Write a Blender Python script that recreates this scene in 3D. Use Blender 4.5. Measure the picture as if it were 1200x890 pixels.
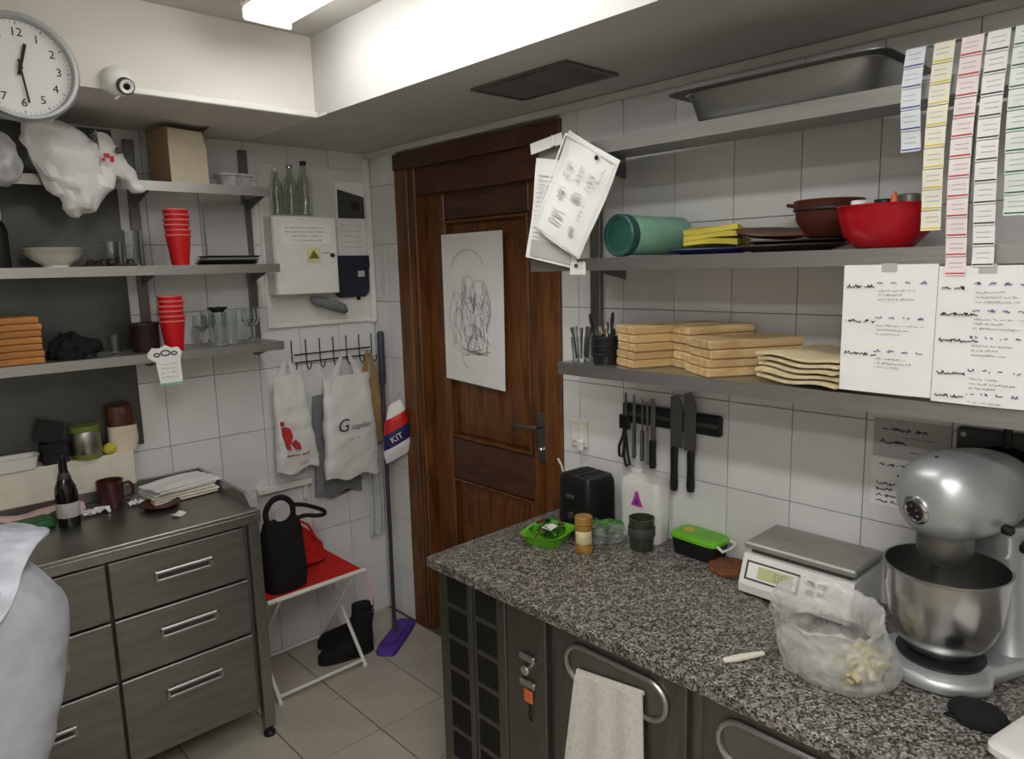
import bpy, bmesh, math, random
import numpy as np
from mathutils import Matrix, Vector, Euler, noise

for o in list(bpy.data.objects):
    bpy.data.objects.remove(o)
SC = bpy.context.scene
COL = SC.collection
PI = math.pi

# ------------------------------------------------------------------ camera
cam_d = bpy.data.cameras.new('camera')
cam_d.sensor_width = 36.0
cam_d.lens = 839.0 / 1200.0 * 36.0
cam_d.clip_start = 0.02
cam = bpy.data.objects.new('camera', cam_d)
COL.objects.link(cam)
_v1 = Vector((-801.0, 112.0, -839.0)).normalized()          # the room's y axis seen from the camera
_v2 = Vector((900.0, 155.0, -839.0))                        # the room's x axis
_x = (_v2 - _v1 * _v2.dot(_v1)).normalized()
_z = _x.cross(_v1)
cam.matrix_world = Matrix.Translation((0, 0, 1.75)) @ Matrix((_x, _v1, _z)).to_4x4()
SC.camera = cam

# ------------------------------------------------------------------ world and exposure
w = bpy.data.worlds.new('world')
SC.world = w
w.use_nodes = True
w.node_tree.nodes['Background'].inputs[0].default_value = (0.75, 0.78, 0.85, 1)
w.node_tree.nodes['Background'].inputs[1].default_value = 0.15
SC.view_settings.view_transform = 'Standard'
SC.view_settings.look = 'None'
SC.view_settings.exposure = 0.05
SC.view_settings.gamma = 1.0
SC.view_settings.use_curve_mapping = False
LAMP_FILL = 34.0          # emission of the two unseen fixtures added for fill
LAMP_SOFFIT = 13.0      # the tube beside the soffit, turned down so the soffit does not overexpose

# ------------------------------------------------------------------ materials
def lin(c):
    return tuple((v / 255.0 / 12.92) if v / 255.0 <= 0.04045 else ((v / 255.0 + 0.055) / 1.055) ** 2.4 for v in c)

MATS = {}
def mat(name, col, rough=0.5, metal=0.0, var=0.10, scale=18.0, bump=0.0, stretch=(1, 1, 1), trans=0.0,
        alpha=None, emit=0.0, spec=0.5, rnd=0.0, detail=4.0, ior=1.45, sheen=0.0, bscale=None):
    """noise driven principled material, colour given in sRGB 0-255"""
    m = bpy.data.materials.new(name)
    m.use_nodes = True
    nt = m.node_tree
    N, Lk = nt.nodes, nt.links
    p = N['Principled BSDF']
    tc = N.new('ShaderNodeTexCoord')
    mp = N.new('ShaderNodeMapping')
    mp.inputs['Scale'].default_value = stretch
    Lk.new(tc.outputs['Object'], mp.inputs[0])
    nz = N.new('ShaderNodeTexNoise')
    nz.inputs['Scale'].default_value = scale
    nz.inputs['Detail'].default_value = detail
    Lk.new(mp.outputs[0], nz.inputs['Vector'])
    c = lin(col)
    rp = N.new('ShaderNodeValToRGB')
    rp.color_ramp.elements[0].position = 0.3
    rp.color_ramp.elements[1].position = 0.7
    rp.color_ramp.elements[0].color = tuple(min(1, v * (1 - var)) for v in c) + (1,)
    rp.color_ramp.elements[1].color = tuple(min(1, v * (1 + var)) for v in c) + (1,)
    Lk.new(nz.outputs[0], rp.inputs[0])
    out = rp.outputs[0]
    if rnd:
        oi = N.new('ShaderNodeObjectInfo')
        hs = N.new('ShaderNodeHueSaturation')
        mr = N.new('ShaderNodeMapRange')
        mr.inputs[3].default_value = 1 - rnd
        mr.inputs[4].default_value = 1 + rnd
        Lk.new(oi.outputs['Random'], mr.inputs[0])
        Lk.new(mr.outputs[0], hs.inputs['Value'])
        Lk.new(out, hs.inputs['Color'])
        out = hs.outputs[0]
    Lk.new(out, p.inputs['Base Color'])
    p.inputs['Roughness'].default_value = rough
    p.inputs['Metallic'].default_value = metal
    p.inputs['Specular IOR Level'].default_value = spec
    p.inputs['IOR'].default_value = ior
    if trans:
        p.inputs['Transmission Weight'].default_value = trans
    if alpha is not None:
        p.inputs['Alpha'].default_value = alpha
    if sheen:
        p.inputs['Sheen Weight'].default_value = sheen
    if emit:
        p.inputs['Emission Color'].default_value = (1.0, 0.985, 0.96, 1)
        p.inputs['Emission Strength'].default_value = emit
    if bump:
        b = N.new('ShaderNodeBump')
        b.inputs['Strength'].default_value = bump
        b.inputs['Distance'].default_value = 0.004
        if bscale:
            n2 = N.new('ShaderNodeTexNoise')
            n2.inputs['Scale'].default_value = bscale
            Lk.new(mp.outputs[0], n2.inputs['Vector'])
            Lk.new(n2.outputs[0], b.inputs['Height'])
        else:
            Lk.new(nz.outputs[0], b.inputs['Height'])
        Lk.new(b.outputs[0], p.inputs['Normal'])
    MATS[name] = m
    return m

def granite():
    m = bpy.data.materials.new('granite')
    m.use_nodes = True
    nt = m.node_tree
    N, Lk = nt.nodes, nt.links
    p = N['Principled BSDF']
    tc = N.new('ShaderNodeTexCoord')
    v = N.new('ShaderNodeTexVoronoi')
    v.inputs['Scale'].default_value = 215
    Lk.new(tc.outputs['Object'], v.inputs['Vector'])
    sep = N.new('ShaderNodeSeparateColor')
    Lk.new(v.outputs['Color'], sep.inputs[0])
    rp = N.new('ShaderNodeValToRGB')
    rp.color_ramp.interpolation = 'CONSTANT'
    e = rp.color_ramp.elements
    e[0].position, e[0].color = 0.0, lin((66, 65, 62)) + (1,)
    e[1].position, e[1].color = 0.30, lin((118, 115, 110)) + (1,)
    for ps, c in ((0.5, (150, 147, 141)), (0.74, (172, 168, 161)), (0.90, (128, 119, 112))):
        x = e.new(ps)
        x.color = lin(c) + (1,)
    Lk.new(sep.outputs[0], rp.inputs[0])
    nz = N.new('ShaderNodeTexNoise')
    nz.inputs['Scale'].default_value = 45
    nz.inputs['Detail'].default_value = 6
    Lk.new(tc.outputs['Object'], nz.inputs['Vector'])
    r2 = N.new('ShaderNodeValToRGB')
    r2.color_ramp.elements[0].position, r2.color_ramp.elements[0].color = 0.40, (0.50, 0.50, 0.49, 1)
    r2.color_ramp.elements[1].position, r2.color_ramp.elements[1].color = 0.58, (1, 0.99, 0.97, 1)
    Lk.new(nz.outputs[0], r2.inputs[0])
    mx = N.new('ShaderNodeMix')
    mx.data_type = 'RGBA'
    mx.blend_type = 'MULTIPLY'
    mx.inputs[0].default_value = 1.0
    Lk.new(rp.outputs[0], mx.inputs[6])
    Lk.new(r2.outputs[0], mx.inputs[7])
    Lk.new(mx.outputs[2], p.inputs['Base Color'])
    p.inputs['Roughness'].default_value = 0.28
    MATS['granite'] = m

def wood(name, c1, c2, rough=0.45, axis='X', scale=6.0, dist=6.0, rnd=0.0):
    m = bpy.data.materials.new(name)
    m.use_nodes = True
    nt = m.node_tree
    N, Lk = nt.nodes, nt.links
    p = N['Principled BSDF']
    tc = N.new('ShaderNodeTexCoord')
    mp = N.new('ShaderNodeMapping')
    s = {'X': (0.18, 1, 1), 'Y': (1, 0.18, 1), 'Z': (1, 1, 0.14)}[axis]
    mp.inputs['Scale'].default_value = s
    Lk.new(tc.outputs['Object'], mp.inputs[0])
    nz = N.new('ShaderNodeTexNoise')
    nz.inputs['Scale'].default_value = scale * 6
    nz.inputs['Detail'].default_value = 8
    nz.inputs['Distortion'].default_value = dist * 0.12
    Lk.new(mp.outputs[0], nz.inputs['Vector'])
    rp = N.new('ShaderNodeValToRGB')
    rp.color_ramp.elements[0].position, rp.color_ramp.elements[0].color = 0.32, lin(c1) + (1,)
    rp.color_ramp.elements[1].position, rp.color_ramp.elements[1].color = 0.68, lin(c2) + (1,)
    Lk.new(nz.outputs[0], rp.inputs[0])
    out = rp.outputs[0]
    if rnd:
        oi = N.new('ShaderNodeObjectInfo')
        hs = N.new('ShaderNodeHueSaturation')
        mr = N.new('ShaderNodeMapRange')
        mr.inputs[3].default_value, mr.inputs[4].default_value = 1 - rnd, 1 + rnd
        Lk.new(oi.outputs['Random'], mr.inputs[0])
        Lk.new(mr.outputs[0], hs.inputs['Value'])
        Lk.new(out, hs.inputs['Color'])
        out = hs.outputs[0]
    Lk.new(out, p.inputs['Base Color'])
    p.inputs['Roughness'].default_value = rough
    b = N.new('ShaderNodeBump')
    b.inputs['Strength'].default_value = 0.15
    b.inputs['Distance'].default_value = 0.002
    Lk.new(nz.outputs[0], b.inputs['Height'])
    Lk.new(b.outputs[0], p.inputs['Normal'])
    MATS[name] = m

def film(name, col, opacity=0.4, rough=0.25):
    """thin plastic film: see-through share fixed by a crinkle noise"""
    m = bpy.data.materials.new(name)
    m.use_nodes = True
    nt = m.node_tree
    N, Lk = nt.nodes, nt.links
    p = N['Principled BSDF']
    out = N['Material Output']
    p.inputs['Base Color'].default_value = lin(col) + (1,)
    p.inputs['Roughness'].default_value = rough
    p.inputs['Specular IOR Level'].default_value = 0.8
    tc = N.new('ShaderNodeTexCoord')
    nz = N.new('ShaderNodeTexNoise')
    nz.inputs['Scale'].default_value = 14
    nz.inputs['Detail'].default_value = 6
    nz.inputs['Distortion'].default_value = 1.2
    Lk.new(tc.outputs['Object'], nz.inputs['Vector'])
    mr = N.new('ShaderNodeMapRange')
    mr.inputs[1].default_value, mr.inputs[2].default_value = 0.3, 0.7
    mr.inputs[3].default_value, mr.inputs[4].default_value = max(0, opacity - 0.22), min(1, opacity + 0.22)
    Lk.new(nz.outputs[0], mr.inputs[0])
    tb = N.new('ShaderNodeBsdfTransparent')
    tl = N.new('ShaderNodeBsdfTranslucent')
    tl.inputs[0].default_value = lin(col) + (1,)
    ad = N.new('ShaderNodeMixShader')
    ad.inputs[0].default_value = 0.35
    Lk.new(p.outputs[0], ad.inputs[1])
    Lk.new(tl.outputs[0], ad.inputs[2])
    mx = N.new('ShaderNodeMixShader')
    Lk.new(mr.outputs[0], mx.inputs[0])
    Lk.new(tb.outputs[0], mx.inputs[1])
    Lk.new(ad.outputs[0], mx.inputs[2])
    Lk.new(mx.outputs[0], out.inputs['Surface'])
    b = N.new('ShaderNodeBump')
    b.inputs['Strength'].default_value = 0.6
    b.inputs['Distance'].default_value = 0.004
    Lk.new(nz.outputs[0], b.inputs['Height'])
    Lk.new(b.outputs[0], p.inputs['Normal'])
    MATS[name] = m

granite()
mat('plaster', (226, 222, 214), 0.75, var=0.03, scale=3, bump=0.05)
mat('ceiling_paint', (205, 202, 196), 0.8, var=0.03, scale=3)
mat('soffit_paint', (205, 203, 199), 0.6, var=0.04, scale=4)
mat('grout', (150, 148, 143), 0.9, var=0.12, scale=30)
mat('wall_tile', (226, 226, 226), 0.16, var=0.03, scale=6, rnd=0.03)
mat('floor_grout', (92, 88, 80), 0.9, var=0.15, scale=30)
mat('floor_tile', (176, 170, 156), 0.38, var=0.09, scale=7, rnd=0.05)
mat('steel', (178, 178, 175), 0.38, 0.95, var=0.10, scale=10, stretch=(1, 40, 40), bump=0.04)
mat('steel_dull', (158, 157, 150), 0.36, 0.95, var=0.14, scale=8, stretch=(2, 30, 30), bump=0.05)
mat('steel_front', (140, 140, 136), 0.42, 0.9, var=0.16, scale=5, stretch=(1, 8, 8))
mat('steel_dark', (126, 126, 121), 0.42, 0.9, var=0.15, scale=6)
mat('fridge_steel', (112, 111, 104), 0.44, 0.9, var=0.12, scale=6, stretch=(8, 8, 1))
mat('splash_steel', (96, 97, 93), 0.38, 0.95, var=0.15, scale=5)
mat('chrome', (205, 205, 205), 0.12, 1.0, var=0.04)
mat('silver_paint', (186, 190, 192), 0.36, 0.6, var=0.03)
mat('bowl_steel', (190, 190, 188), 0.22, 1.0, var=0.04)
mat('black_plastic', (24, 24, 25), 0.42, var=0.2)
mat('black_gloss', (16, 15, 15), 0.15, var=0.2)
mat('black_cloth', (20, 19, 21), 0.9, var=0.35, scale=60, bump=0.25)
mat('dark_void', (10, 10, 10), 0.8, var=0.2)
mat('dark_grey', (66, 66, 66), 0.6, var=0.1)
mat('white_plastic', (232, 231, 226), 0.35, var=0.03)
mat('ivory_plastic', (226, 222, 206), 0.4, var=0.04)
mat('white_metal', (222, 221, 216), 0.35, var=0.04)
mat('paper', (238, 238, 236), 0.75, var=0.03, scale=9)
mat('paper_warm', (226, 219, 204), 0.8, var=0.06, scale=12)
mat('paper_grey', (186, 184, 182), 0.8, var=0.05, scale=12)
mat('sleeve_print', (176, 176, 178), 0.4, var=0.35, scale=14)
mat('ink', (48, 48, 58), 0.8, var=0.2)
mat('ink_grey', (128, 128, 130), 0.85, var=0.25, scale=40)
mat('ink_pale', (158, 158, 160), 0.85, var=0.2, scale=40)
mat('ink_blue', (70, 84, 150), 0.8, var=0.2)
mat('ink_red', (190, 50, 55), 0.8, var=0.2)
mat('red_plastic', (206, 26, 34), 0.32, var=0.06)
mat('red_rim', (232, 120, 118), 0.35, var=0.05)
mat('red_cloth', (196, 30, 24), 0.85, var=0.16, scale=40, bump=0.1)
mat('red_enamel', (176, 22, 34), 0.2, var=0.12, scale=10)
mat('brown_clay', (88, 44, 34), 0.4, var=0.2, scale=9)
mat('brown_mug', (70, 34, 34), 0.28, var=0.12)
mat('dark_brown', (50, 32, 28), 0.45, var=0.2)
mat('cork', (120, 74, 46), 0.7, var=0.3, scale=50)
mat('navy', (34, 42, 92), 0.4, var=0.12)
mat('navy_cloth', (36, 37, 52), 0.8, var=0.15, scale=40)
mat('teal', (140, 190, 168), 0.4, var=0.08)
mat('teal_dark', (40, 84, 76), 0.4, var=0.15)
mat('yellow', (200, 184, 66), 0.6, var=0.12, scale=14, bump=0.1)
mat('yellow_sign', (222, 200, 60), 0.6, var=0.05)
mat('pale_yellow', (222, 212, 160), 0.7, var=0.14, scale=25, bump=0.2)
mat('green_plastic', (112, 190, 44), 0.3, var=0.08)
mat('green_leaf', (72, 138, 44), 0.5, var=0.35, scale=40, bump=0.2)
mat('green_dark', (44, 104, 60), 0.5, var=0.2)
mat('olive', (112, 124, 50), 0.45, var=0.2)
mat('magenta', (196, 60, 170), 0.5, var=0.1)
mat('orange', (214, 104, 60), 0.5, var=0.15)
mat('purple', (86, 56, 150), 0.7, var=0.2, scale=60, bump=0.2)
mat('pole_blue', (56, 58, 74), 0.4, var=0.15)
mat('cardboard', (150, 122, 96), 0.8, var=0.08, scale=20)
mat('cream_card', (222, 210, 186), 0.75, var=0.04)
mat('cream_cloth', (216, 200, 162), 0.9, var=0.10, scale=60, bump=0.2)
mat('towel_cloth', (214, 211, 202), 0.95, var=0.10, scale=90, bump=0.35, sheen=0.3)
mat('grey_cloth', (120, 124, 126), 0.9, var=0.12, scale=50, bump=0.2)
mat('pale_cloth', (190, 192, 190), 0.9, var=0.1, scale=30, bump=0.2)
mat('trouser_cloth', (190, 193, 202), 0.9, var=0.09, scale=22, bump=0.2)
mat('shirt_cloth', (206, 210, 222), 0.85, var=0.30, scale=16, bump=0.2)
mat('skin', (206, 158, 130), 0.5, var=0.06)
mat('hair', (46, 34, 28), 0.6, var=0.3, scale=60)
mat('bag_white', (224, 224, 222), 0.32, var=0.04, scale=14, bump=0.5, bscale=16)
mat('bag_brown', (166, 134, 88), 0.6, var=0.12, scale=14, bump=0.3)
mat('porcelain', (230, 226, 214), 0.2, var=0.03)
mat('lcd', (196, 198, 150), 0.3, var=0.05)
mat('amber', (166, 126, 60), 0.3, var=0.3, scale=22)
mat('bottle_glass', (16, 13, 12), 0.08, var=0.2, spec=0.7)
mat('glass', (232, 240, 236), 0.04, trans=1.0, var=0.01)
mat('glass_green', (240, 246, 240), 0.05, trans=1.0, var=0.05)
mat('dark_green_glass', (72, 84, 62), 0.12, trans=0.35, var=0.15)
mat('peel', (206, 190, 120), 0.7, var=0.25, scale=30)
mat('scale_plate', (168, 168, 160), 0.5, 0.6, var=0.06)
mat('fill_diffuser', (250, 248, 244), 0.5, var=0.01, emit=LAMP_FILL)
mat('lamp_diffuser_weak', (250, 248, 244), 0.5, var=0.01, emit=LAMP_SOFFIT)
mat('pink_strip', (226, 190, 190), 0.6, var=0.03)
film('clear_film', (244, 245, 243), 0.42, 0.2)
film('thin_film', (240, 243, 240), 0.24, 0.2)
mat('tint_blue', (226, 231, 238), 0.7, var=0.03)
mat('tint_yellow', (237, 234, 216), 0.7, var=0.03)
mat('tint_pink', (240, 229, 228), 0.7, var=0.03)
mat('tint_green', (226, 234, 229), 0.7, var=0.03)
film('milky_film', (232, 233, 234), 0.72, 0.25)
wood('door_wood', (76, 43, 18), (124, 76, 34), 0.38, 'Z', 5)
wood('door_wood_dark', (62, 35, 26), (92, 56, 40), 0.42, 'Y', 5)
wood('board_wood', (186, 152, 102), (222, 194, 146), 0.6, 'X', 6, rnd=0.14)
wood('stack_wood', (150, 92, 40), (196, 134, 70), 0.6, 'X', 6, rnd=0.12)

# ------------------------------------------------------------------ mesh builder
class MB:
    def __init__(s):
        s.bm = bmesh.new()
    def _xf(s, vs, M):
        if M is not None:
            bmesh.ops.transform(s.bm, matrix=M, verts=vs)
        return s
    def box(s, c, d, bevel=0.0, M=None, seg=1):
        r = bmesh.ops.create_cube(s.bm, size=1.0)
        vs = r['verts']
        bmesh.ops.scale(s.bm, vec=d, verts=vs)
        bmesh.ops.translate(s.bm, vec=c, verts=vs)
        if bevel:
            es = list({e for v in vs for e in v.link_edges})
            r2 = bmesh.ops.bevel(s.bm, geom=es, offset=min(bevel, min(d) * 0.45), segments=seg, affect='EDGES', profile=0.5)
            vs = list({v for f in r2['faces'] for v in f.verts} | {v for v in vs if v.is_valid})
        return s._xf(vs, M)
    def bx(s, x0, x1, y0, y1, z0, z1, bevel=0.0, M=None):
        return s.box(((x0 + x1) / 2, (y0 + y1) / 2, (z0 + z1) / 2), (abs(x1 - x0), abs(y1 - y0), abs(z1 - z0)), bevel, M)
    def lathe(s, prof, seg=28, c=(0, 0, 0), M=None, sx=1.0, sy=1.0):
        """profile of (radius, z), swept about z"""
        rings, vs = [], []
        for r, z in prof:
            if r < 1e-5:
                v = s.bm.verts.new((c[0], c[1], c[2] + z))
                rings.append([v]); vs.append(v)
            else:
                ring = [s.bm.verts.new((c[0] + r * sx * math.cos(2 * PI * k / seg), c[1] + r * sy * math.sin(2 * PI * k / seg), c[2] + z)) for k in range(seg)]
                rings.append(ring); vs += ring
        for a, b in zip(rings, rings[1:]):
            for k in range(seg):
                k2 = (k + 1) % seg
                if len(a) == 1 and len(b) == 1:
                    continue
                if len(a) == 1:
                    s.bm.faces.new((a[0], b[k], b[k2]))
                elif len(b) == 1:
                    s.bm.faces.new((a[k], b[0], a[k2]))
                else:
                    s.bm.faces.new((a[k], b[k], b[k2], a[k2]))
        return s._xf(vs, M)
    def cyl(s, c, r, h, seg=20, M=None, bevel=0.0):
        b = min(bevel, r * 0.4, h * 0.4)
        if b:
            return s.lathe([(0, 0), (r - b, 0), (r, b), (r, h - b), (r - b, h), (0, h)], seg, c, M)
        return s.lathe([(0, 0), (r, 0), (r, h), (0, h)], seg, c, M)
    def tube(s, pts, r, seg=8, closed=False, M=None, cap=True):
        pts = [Vector(p) for p in pts]
        n = len(pts)
        rs = r if isinstance(r, (list, tuple)) else [r] * n
        rings, vs = [], []
        up = None
        for i, p in enumerate(pts):
            if closed:
                t = pts[(i + 1) % n] - pts[i - 1]
            else:
                t = pts[min(i + 1, n - 1)] - pts[max(i - 1, 0)]
            t.normalize()
            if up is None:
                up = t.orthogonal().normalized()
            else:
                up = (up - t * up.dot(t))
                up = up.normalized() if up.length > 1e-6 else t.orthogonal().normalized()
            sd = t.cross(up)
            ring = [s.bm.verts.new(p + (up * math.cos(2 * PI * k / seg) + sd * math.sin(2 * PI * k / seg)) * rs[i]) for k in range(seg)]
            rings.append(ring); vs += ring
        prs = list(zip(rings, rings[1:]))
        if closed:
            prs.append((rings[-1], rings[0]))
        for a, b in prs:
            for k in range(seg):
                k2 = (k + 1) % seg
                s.bm.faces.new((a[k], a[k2], b[k2], b[k]))
        if cap and not closed:
            s.bm.faces.new(rings[0][::-1]); s.bm.faces.new(rings[-1])
        return s._xf(vs, M)
    def prism(s, poly, y0, y1, M=None):
        """polygon in local x,z pushed from y0 (front) to y1"""
        a = [s.bm.verts.new((p[0], y0, p[1])) for p in poly]
        b = [s.bm.verts.new((p[0], y1, p[1])) for p in poly]
        n = len(poly)
        s.bm.faces.new(a); s.bm.faces.new(b[::-1])
        for k in range(n):
            s.bm.faces.new((a[k], b[k], b[(k + 1) % n], a[(k + 1) % n]))
        return s._xf(a + b, M)
    def loft(s, rings, M=None, caps=True, close=True):
        R = [[s.bm.verts.new(p) for p in ring] for ring in rings]
        n = len(R[0])
        for a, b in zip(R, R[1:]):
            for k in range(n if close else n - 1):
                k2 = (k + 1) % n
                s.bm.faces.new((a[k], a[k2], b[k2], b[k]))
        if caps:
            s.bm.faces.new(R[0][::-1]); s.bm.faces.new(R[-1])
        return s._xf([v for r in R for v in r], M)
    def sheet(s, fn, nu, nv, th=0.0008, M=None):
        """fn(u,v)->point on a sheet, u,v in 0..1, given a thickness"""
        P = [[Vector(fn(i / nu, j / nv)) for i in range(nu + 1)] for j in range(nv + 1)]
        A, B, vs = [], [], []
        for j in range(nv + 1):
            ra, rb = [], []
            for i in range(nu + 1):
                du = P[j][min(i + 1, nu)] - P[j][max(i - 1, 0)]
                dv = P[min(j + 1, nv)][i] - P[max(j - 1, 0)][i]
                nn = du.cross(dv)
                nn = nn.normalized() if nn.length > 1e-12 else Vector((0, -1, 0))
                ra.append(s.bm.verts.new(P[j][i] + nn * th / 2)); rb.append(s.bm.verts.new(P[j][i] - nn * th / 2))
            A.append(ra); B.append(rb); vs += ra + rb
        for j in range(nv):
            for i in range(nu):
                s.bm.faces.new((A[j][i], A[j][i + 1], A[j + 1][i + 1], A[j + 1][i]))
                s.bm.faces.new((B[j][i], B[j + 1][i], B[j + 1][i + 1], B[j][i + 1]))
        for i in range(nu):
            s.bm.faces.new((A[0][i], B[0][i], B[0][i + 1], A[0][i + 1]))
            s.bm.faces.new((A[nv][i], A[nv][i + 1], B[nv][i + 1], B[nv][i]))
        for j in range(nv):
            s.bm.faces.new((A[j][0], A[j + 1][0], B[j + 1][0], B[j][0]))
            s.bm.faces.new((A[j][nu], B[j][nu], B[j + 1][nu], A[j + 1][nu]))
        return s._xf(vs, M)
    def stroke(s, pts, wd=0.0015, y=0.0, th=0.0003):
        """ink line in the local x,z plane, slightly proud of y towards -y"""
        for (x0, z0), (x1, z1) in zip(pts, pts[1:]):
            dx, dz = x1 - x0, z1 - z0
            l = math.hypot(dx, dz)
            if l < 1e-6:
                continue
            nx, nz = -dz / l * wd / 2, dx / l * wd / 2
            q = [s.bm.verts.new((x, y - th, z)) for x, z in ((x0 + nx, z0 + nz), (x0 - nx, z0 - nz), (x1 - nx, z1 - nz), (x1 + nx, z1 + nz))]
            s.bm.faces.new(q)
        return s
    def skinloft(s, rings, sub=4, **k):
        """loft with extra rings eased in between"""
        out = []
        n = len(rings)
        for i in range(n - 1):
            p0, p1, p2, p3 = (rings[max(0, i - 1)], rings[i], rings[i + 1], rings[min(n - 1, i + 2)])
            for j in range(sub):
                t = j / sub
                out.append([tuple(0.5 * (2 * b[c] + (d[c] - a[c]) * t + (2 * a[c] - 5 * b[c] + 4 * d[c] - e[c]) * t * t + (3 * b[c] - a[c] - 3 * d[c] + e[c]) * t ** 3) for c in range(3)) for a, b, d, e in zip(p0, p1, p2, p3)])
        out.append(list(rings[-1]))
        return s.loft(out, **k)
    def crease(s, amp, freq, seed=0):
        """sharp film creases"""
        s.bm.normal_update()
        off = Vector((seed * 2.1, seed * 4.3, seed * 0.7))
        ds = []
        for v in s.bm.verts:
            a = 1 - 2 * abs(noise.noise(v.co * freq + off))
            b = 1 - 2 * abs(noise.noise(v.co * freq * 2.1 + off * 2))
            ds.append((v, v.normal * (a * amp + b * amp * 0.45 - amp * .7)))
        for v, d in ds:
            v.co += d
        return s
    def crinkle(s, amp, freq, seed=0):
        s.bm.normal_update()
        off = Vector((seed * 3.7, seed * 1.3, seed * 5.1))
        ds = [(v, v.normal * (noise.noise(v.co * freq + off) * amp + noise.noise(v.co * freq * 2.7 + off) * amp * 0.5)) for v in s.bm.verts]
        for v, d in ds:
            v.co += d
        return s
    def build(s, name, m, parent=None, smooth=35, recalc=True):
        if recalc:
            bmesh.ops.recalc_face_normals(s.bm, faces=s.bm.faces[:])
        me = bpy.data.meshes.new(name)
        s.bm.to_mesh(me); s.bm.free()
        return link_mesh(name, me, m, parent, smooth)

def link_mesh(name, me, m, parent=None, smooth=35):
    me.materials.clear()
    me.materials.append(MATS[m])
    if smooth:
        me.shade_smooth()
        me.set_sharp_from_angle(angle=math.radians(smooth))
    o = bpy.data.objects.new(name, me)
    COL.objects.link(o)
    if parent is not None:
        o.parent = parent
    return o

def curvy(pts, n=5):
    """rounded path through the points"""
    P = [Vector(p) for p in pts]
    out = []
    for i in range(len(P) - 1):
        a, b, c, d = P[max(0, i - 1)], P[i], P[i + 1], P[min(len(P) - 1, i + 2)]
        for j in range(n):
            t = j / n
            out.append(0.5 * (2 * b + (c - a) * t + (2 * a - 5 * b + 4 * c - d) * t * t + (3 * b - a - 3 * c + d) * t ** 3))
    out.append(P[-1])
    return out

def tag(o, label, cat, group=None):
    o['label'] = label
    o['category'] = cat
    if group:
        o['group'] = group
    return o

def thing(name, label, cat, loc=(0, 0, 0), rotz=0.0, group=None):
    o = bpy.data.objects.new(name, None)
    o.empty_display_size = 0.05
    COL.objects.link(o)
    o.location = loc
    o.rotation_euler = (0, 0, rotz)
    return tag(o, label, cat, group)

def place(o, loc, rot=(0, 0, 0)):
    o.location = loc
    o.rotation_euler = rot
    return o

def struct(o):
    o['kind'] = 'structure'
    return o

def share(o, name, loc, parent=None, rot=None):
    c = o.copy()
    c.name = name
    COL.objects.link(c)
    c.location = loc
    if rot is not None:
        c.rotation_euler = rot
    c.parent = parent
    return c

def copy_thing(root, loc, rotz=None, label=None):
    r = root.copy()
    COL.objects.link(r)
    r.location = loc
    if rotz is not None:
        r.rotation_euler = (0, 0, rotz)
    if label:
        r['label'] = label
    for ch in list(root.children):
        c = ch.copy(); COL.objects.link(c); c.parent = r
        for g in list(ch.children):
            d = g.copy(); COL.objects.link(d); d.parent = c
    return r

def text(name, body, size, m, parent, loc, align='CENTER', roll=0.0, shear=0.0):
    """lettering lying in the local x,z plane and read from -y"""
    cu = bpy.data.curves.new(name, 'FONT')
    cu.body = body
    cu.size = size
    cu.align_x = align
    cu.align_y = 'CENTER'
    cu.extrude = 0.0002
    cu.shear = shear
    cu.resolution_u = 3
    t = bpy.data.objects.new(name, cu)
    COL.objects.link(t)
    bpy.context.view_layer.update()
    me = bpy.data.meshes.new_from_object(t.evaluated_get(bpy.context.evaluated_depsgraph_get()))
    bpy.data.objects.remove(t)
    bpy.data.curves.remove(cu)
    me.name = name
    me.transform(Matrix.Rotation(-roll, 4, 'Y') @ Matrix.Rotation(PI / 2, 4, 'X'))
    o = link_mesh(name, me, m, parent, 0)
    o.location = loc
    return o

def scrib(mb, x0, z0, ln, h, rng, wd=0.0016, y=0.0):
    """a run of cursive handwriting"""
    pts, x = [], x0
    while x < x0 + ln:
        pts.append((x, z0 + rng.uniform(-0.2, 1.0) * h))
        x += rng.uniform(0.25, 0.7) * h
        pts.append((x, z0 + rng.uniform(-0.5, 0.4) * h))
        x += rng.uniform(0.1, 0.4) * h
        if rng.random() < 0.13:
            if len(pts) > 1:
                mb.stroke(pts, wd, y)
            pts = []
            x += h * 0.7
    if len(pts) > 1:
        mb.stroke(pts, wd, y)

def ell(cx, cy, z, rx, ry, n=24, p=2.0, ph=0.0):
    """ring of a superellipse"""
    out = []
    for k in range(n):
        a = 2 * PI * k / n + ph
        c, s = math.cos(a), math.sin(a)
        out.append((cx + rx * math.copysign(abs(c) ** (2 / p), c), cy + ry * math.copysign(abs(s) ** (2 / p), s), z))
    return out

XW, YW = 1.946, 3.05          # tiled wall with the door (right) and the wall with the bench (back)
X0, Y0 = -1.8, -1.5           # the two walls behind the camera
ZC, ZS = 2.575, 2.30          # ceiling and soffit
RW = -PI / 2                  # turn for things that face away from the right wall

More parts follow.
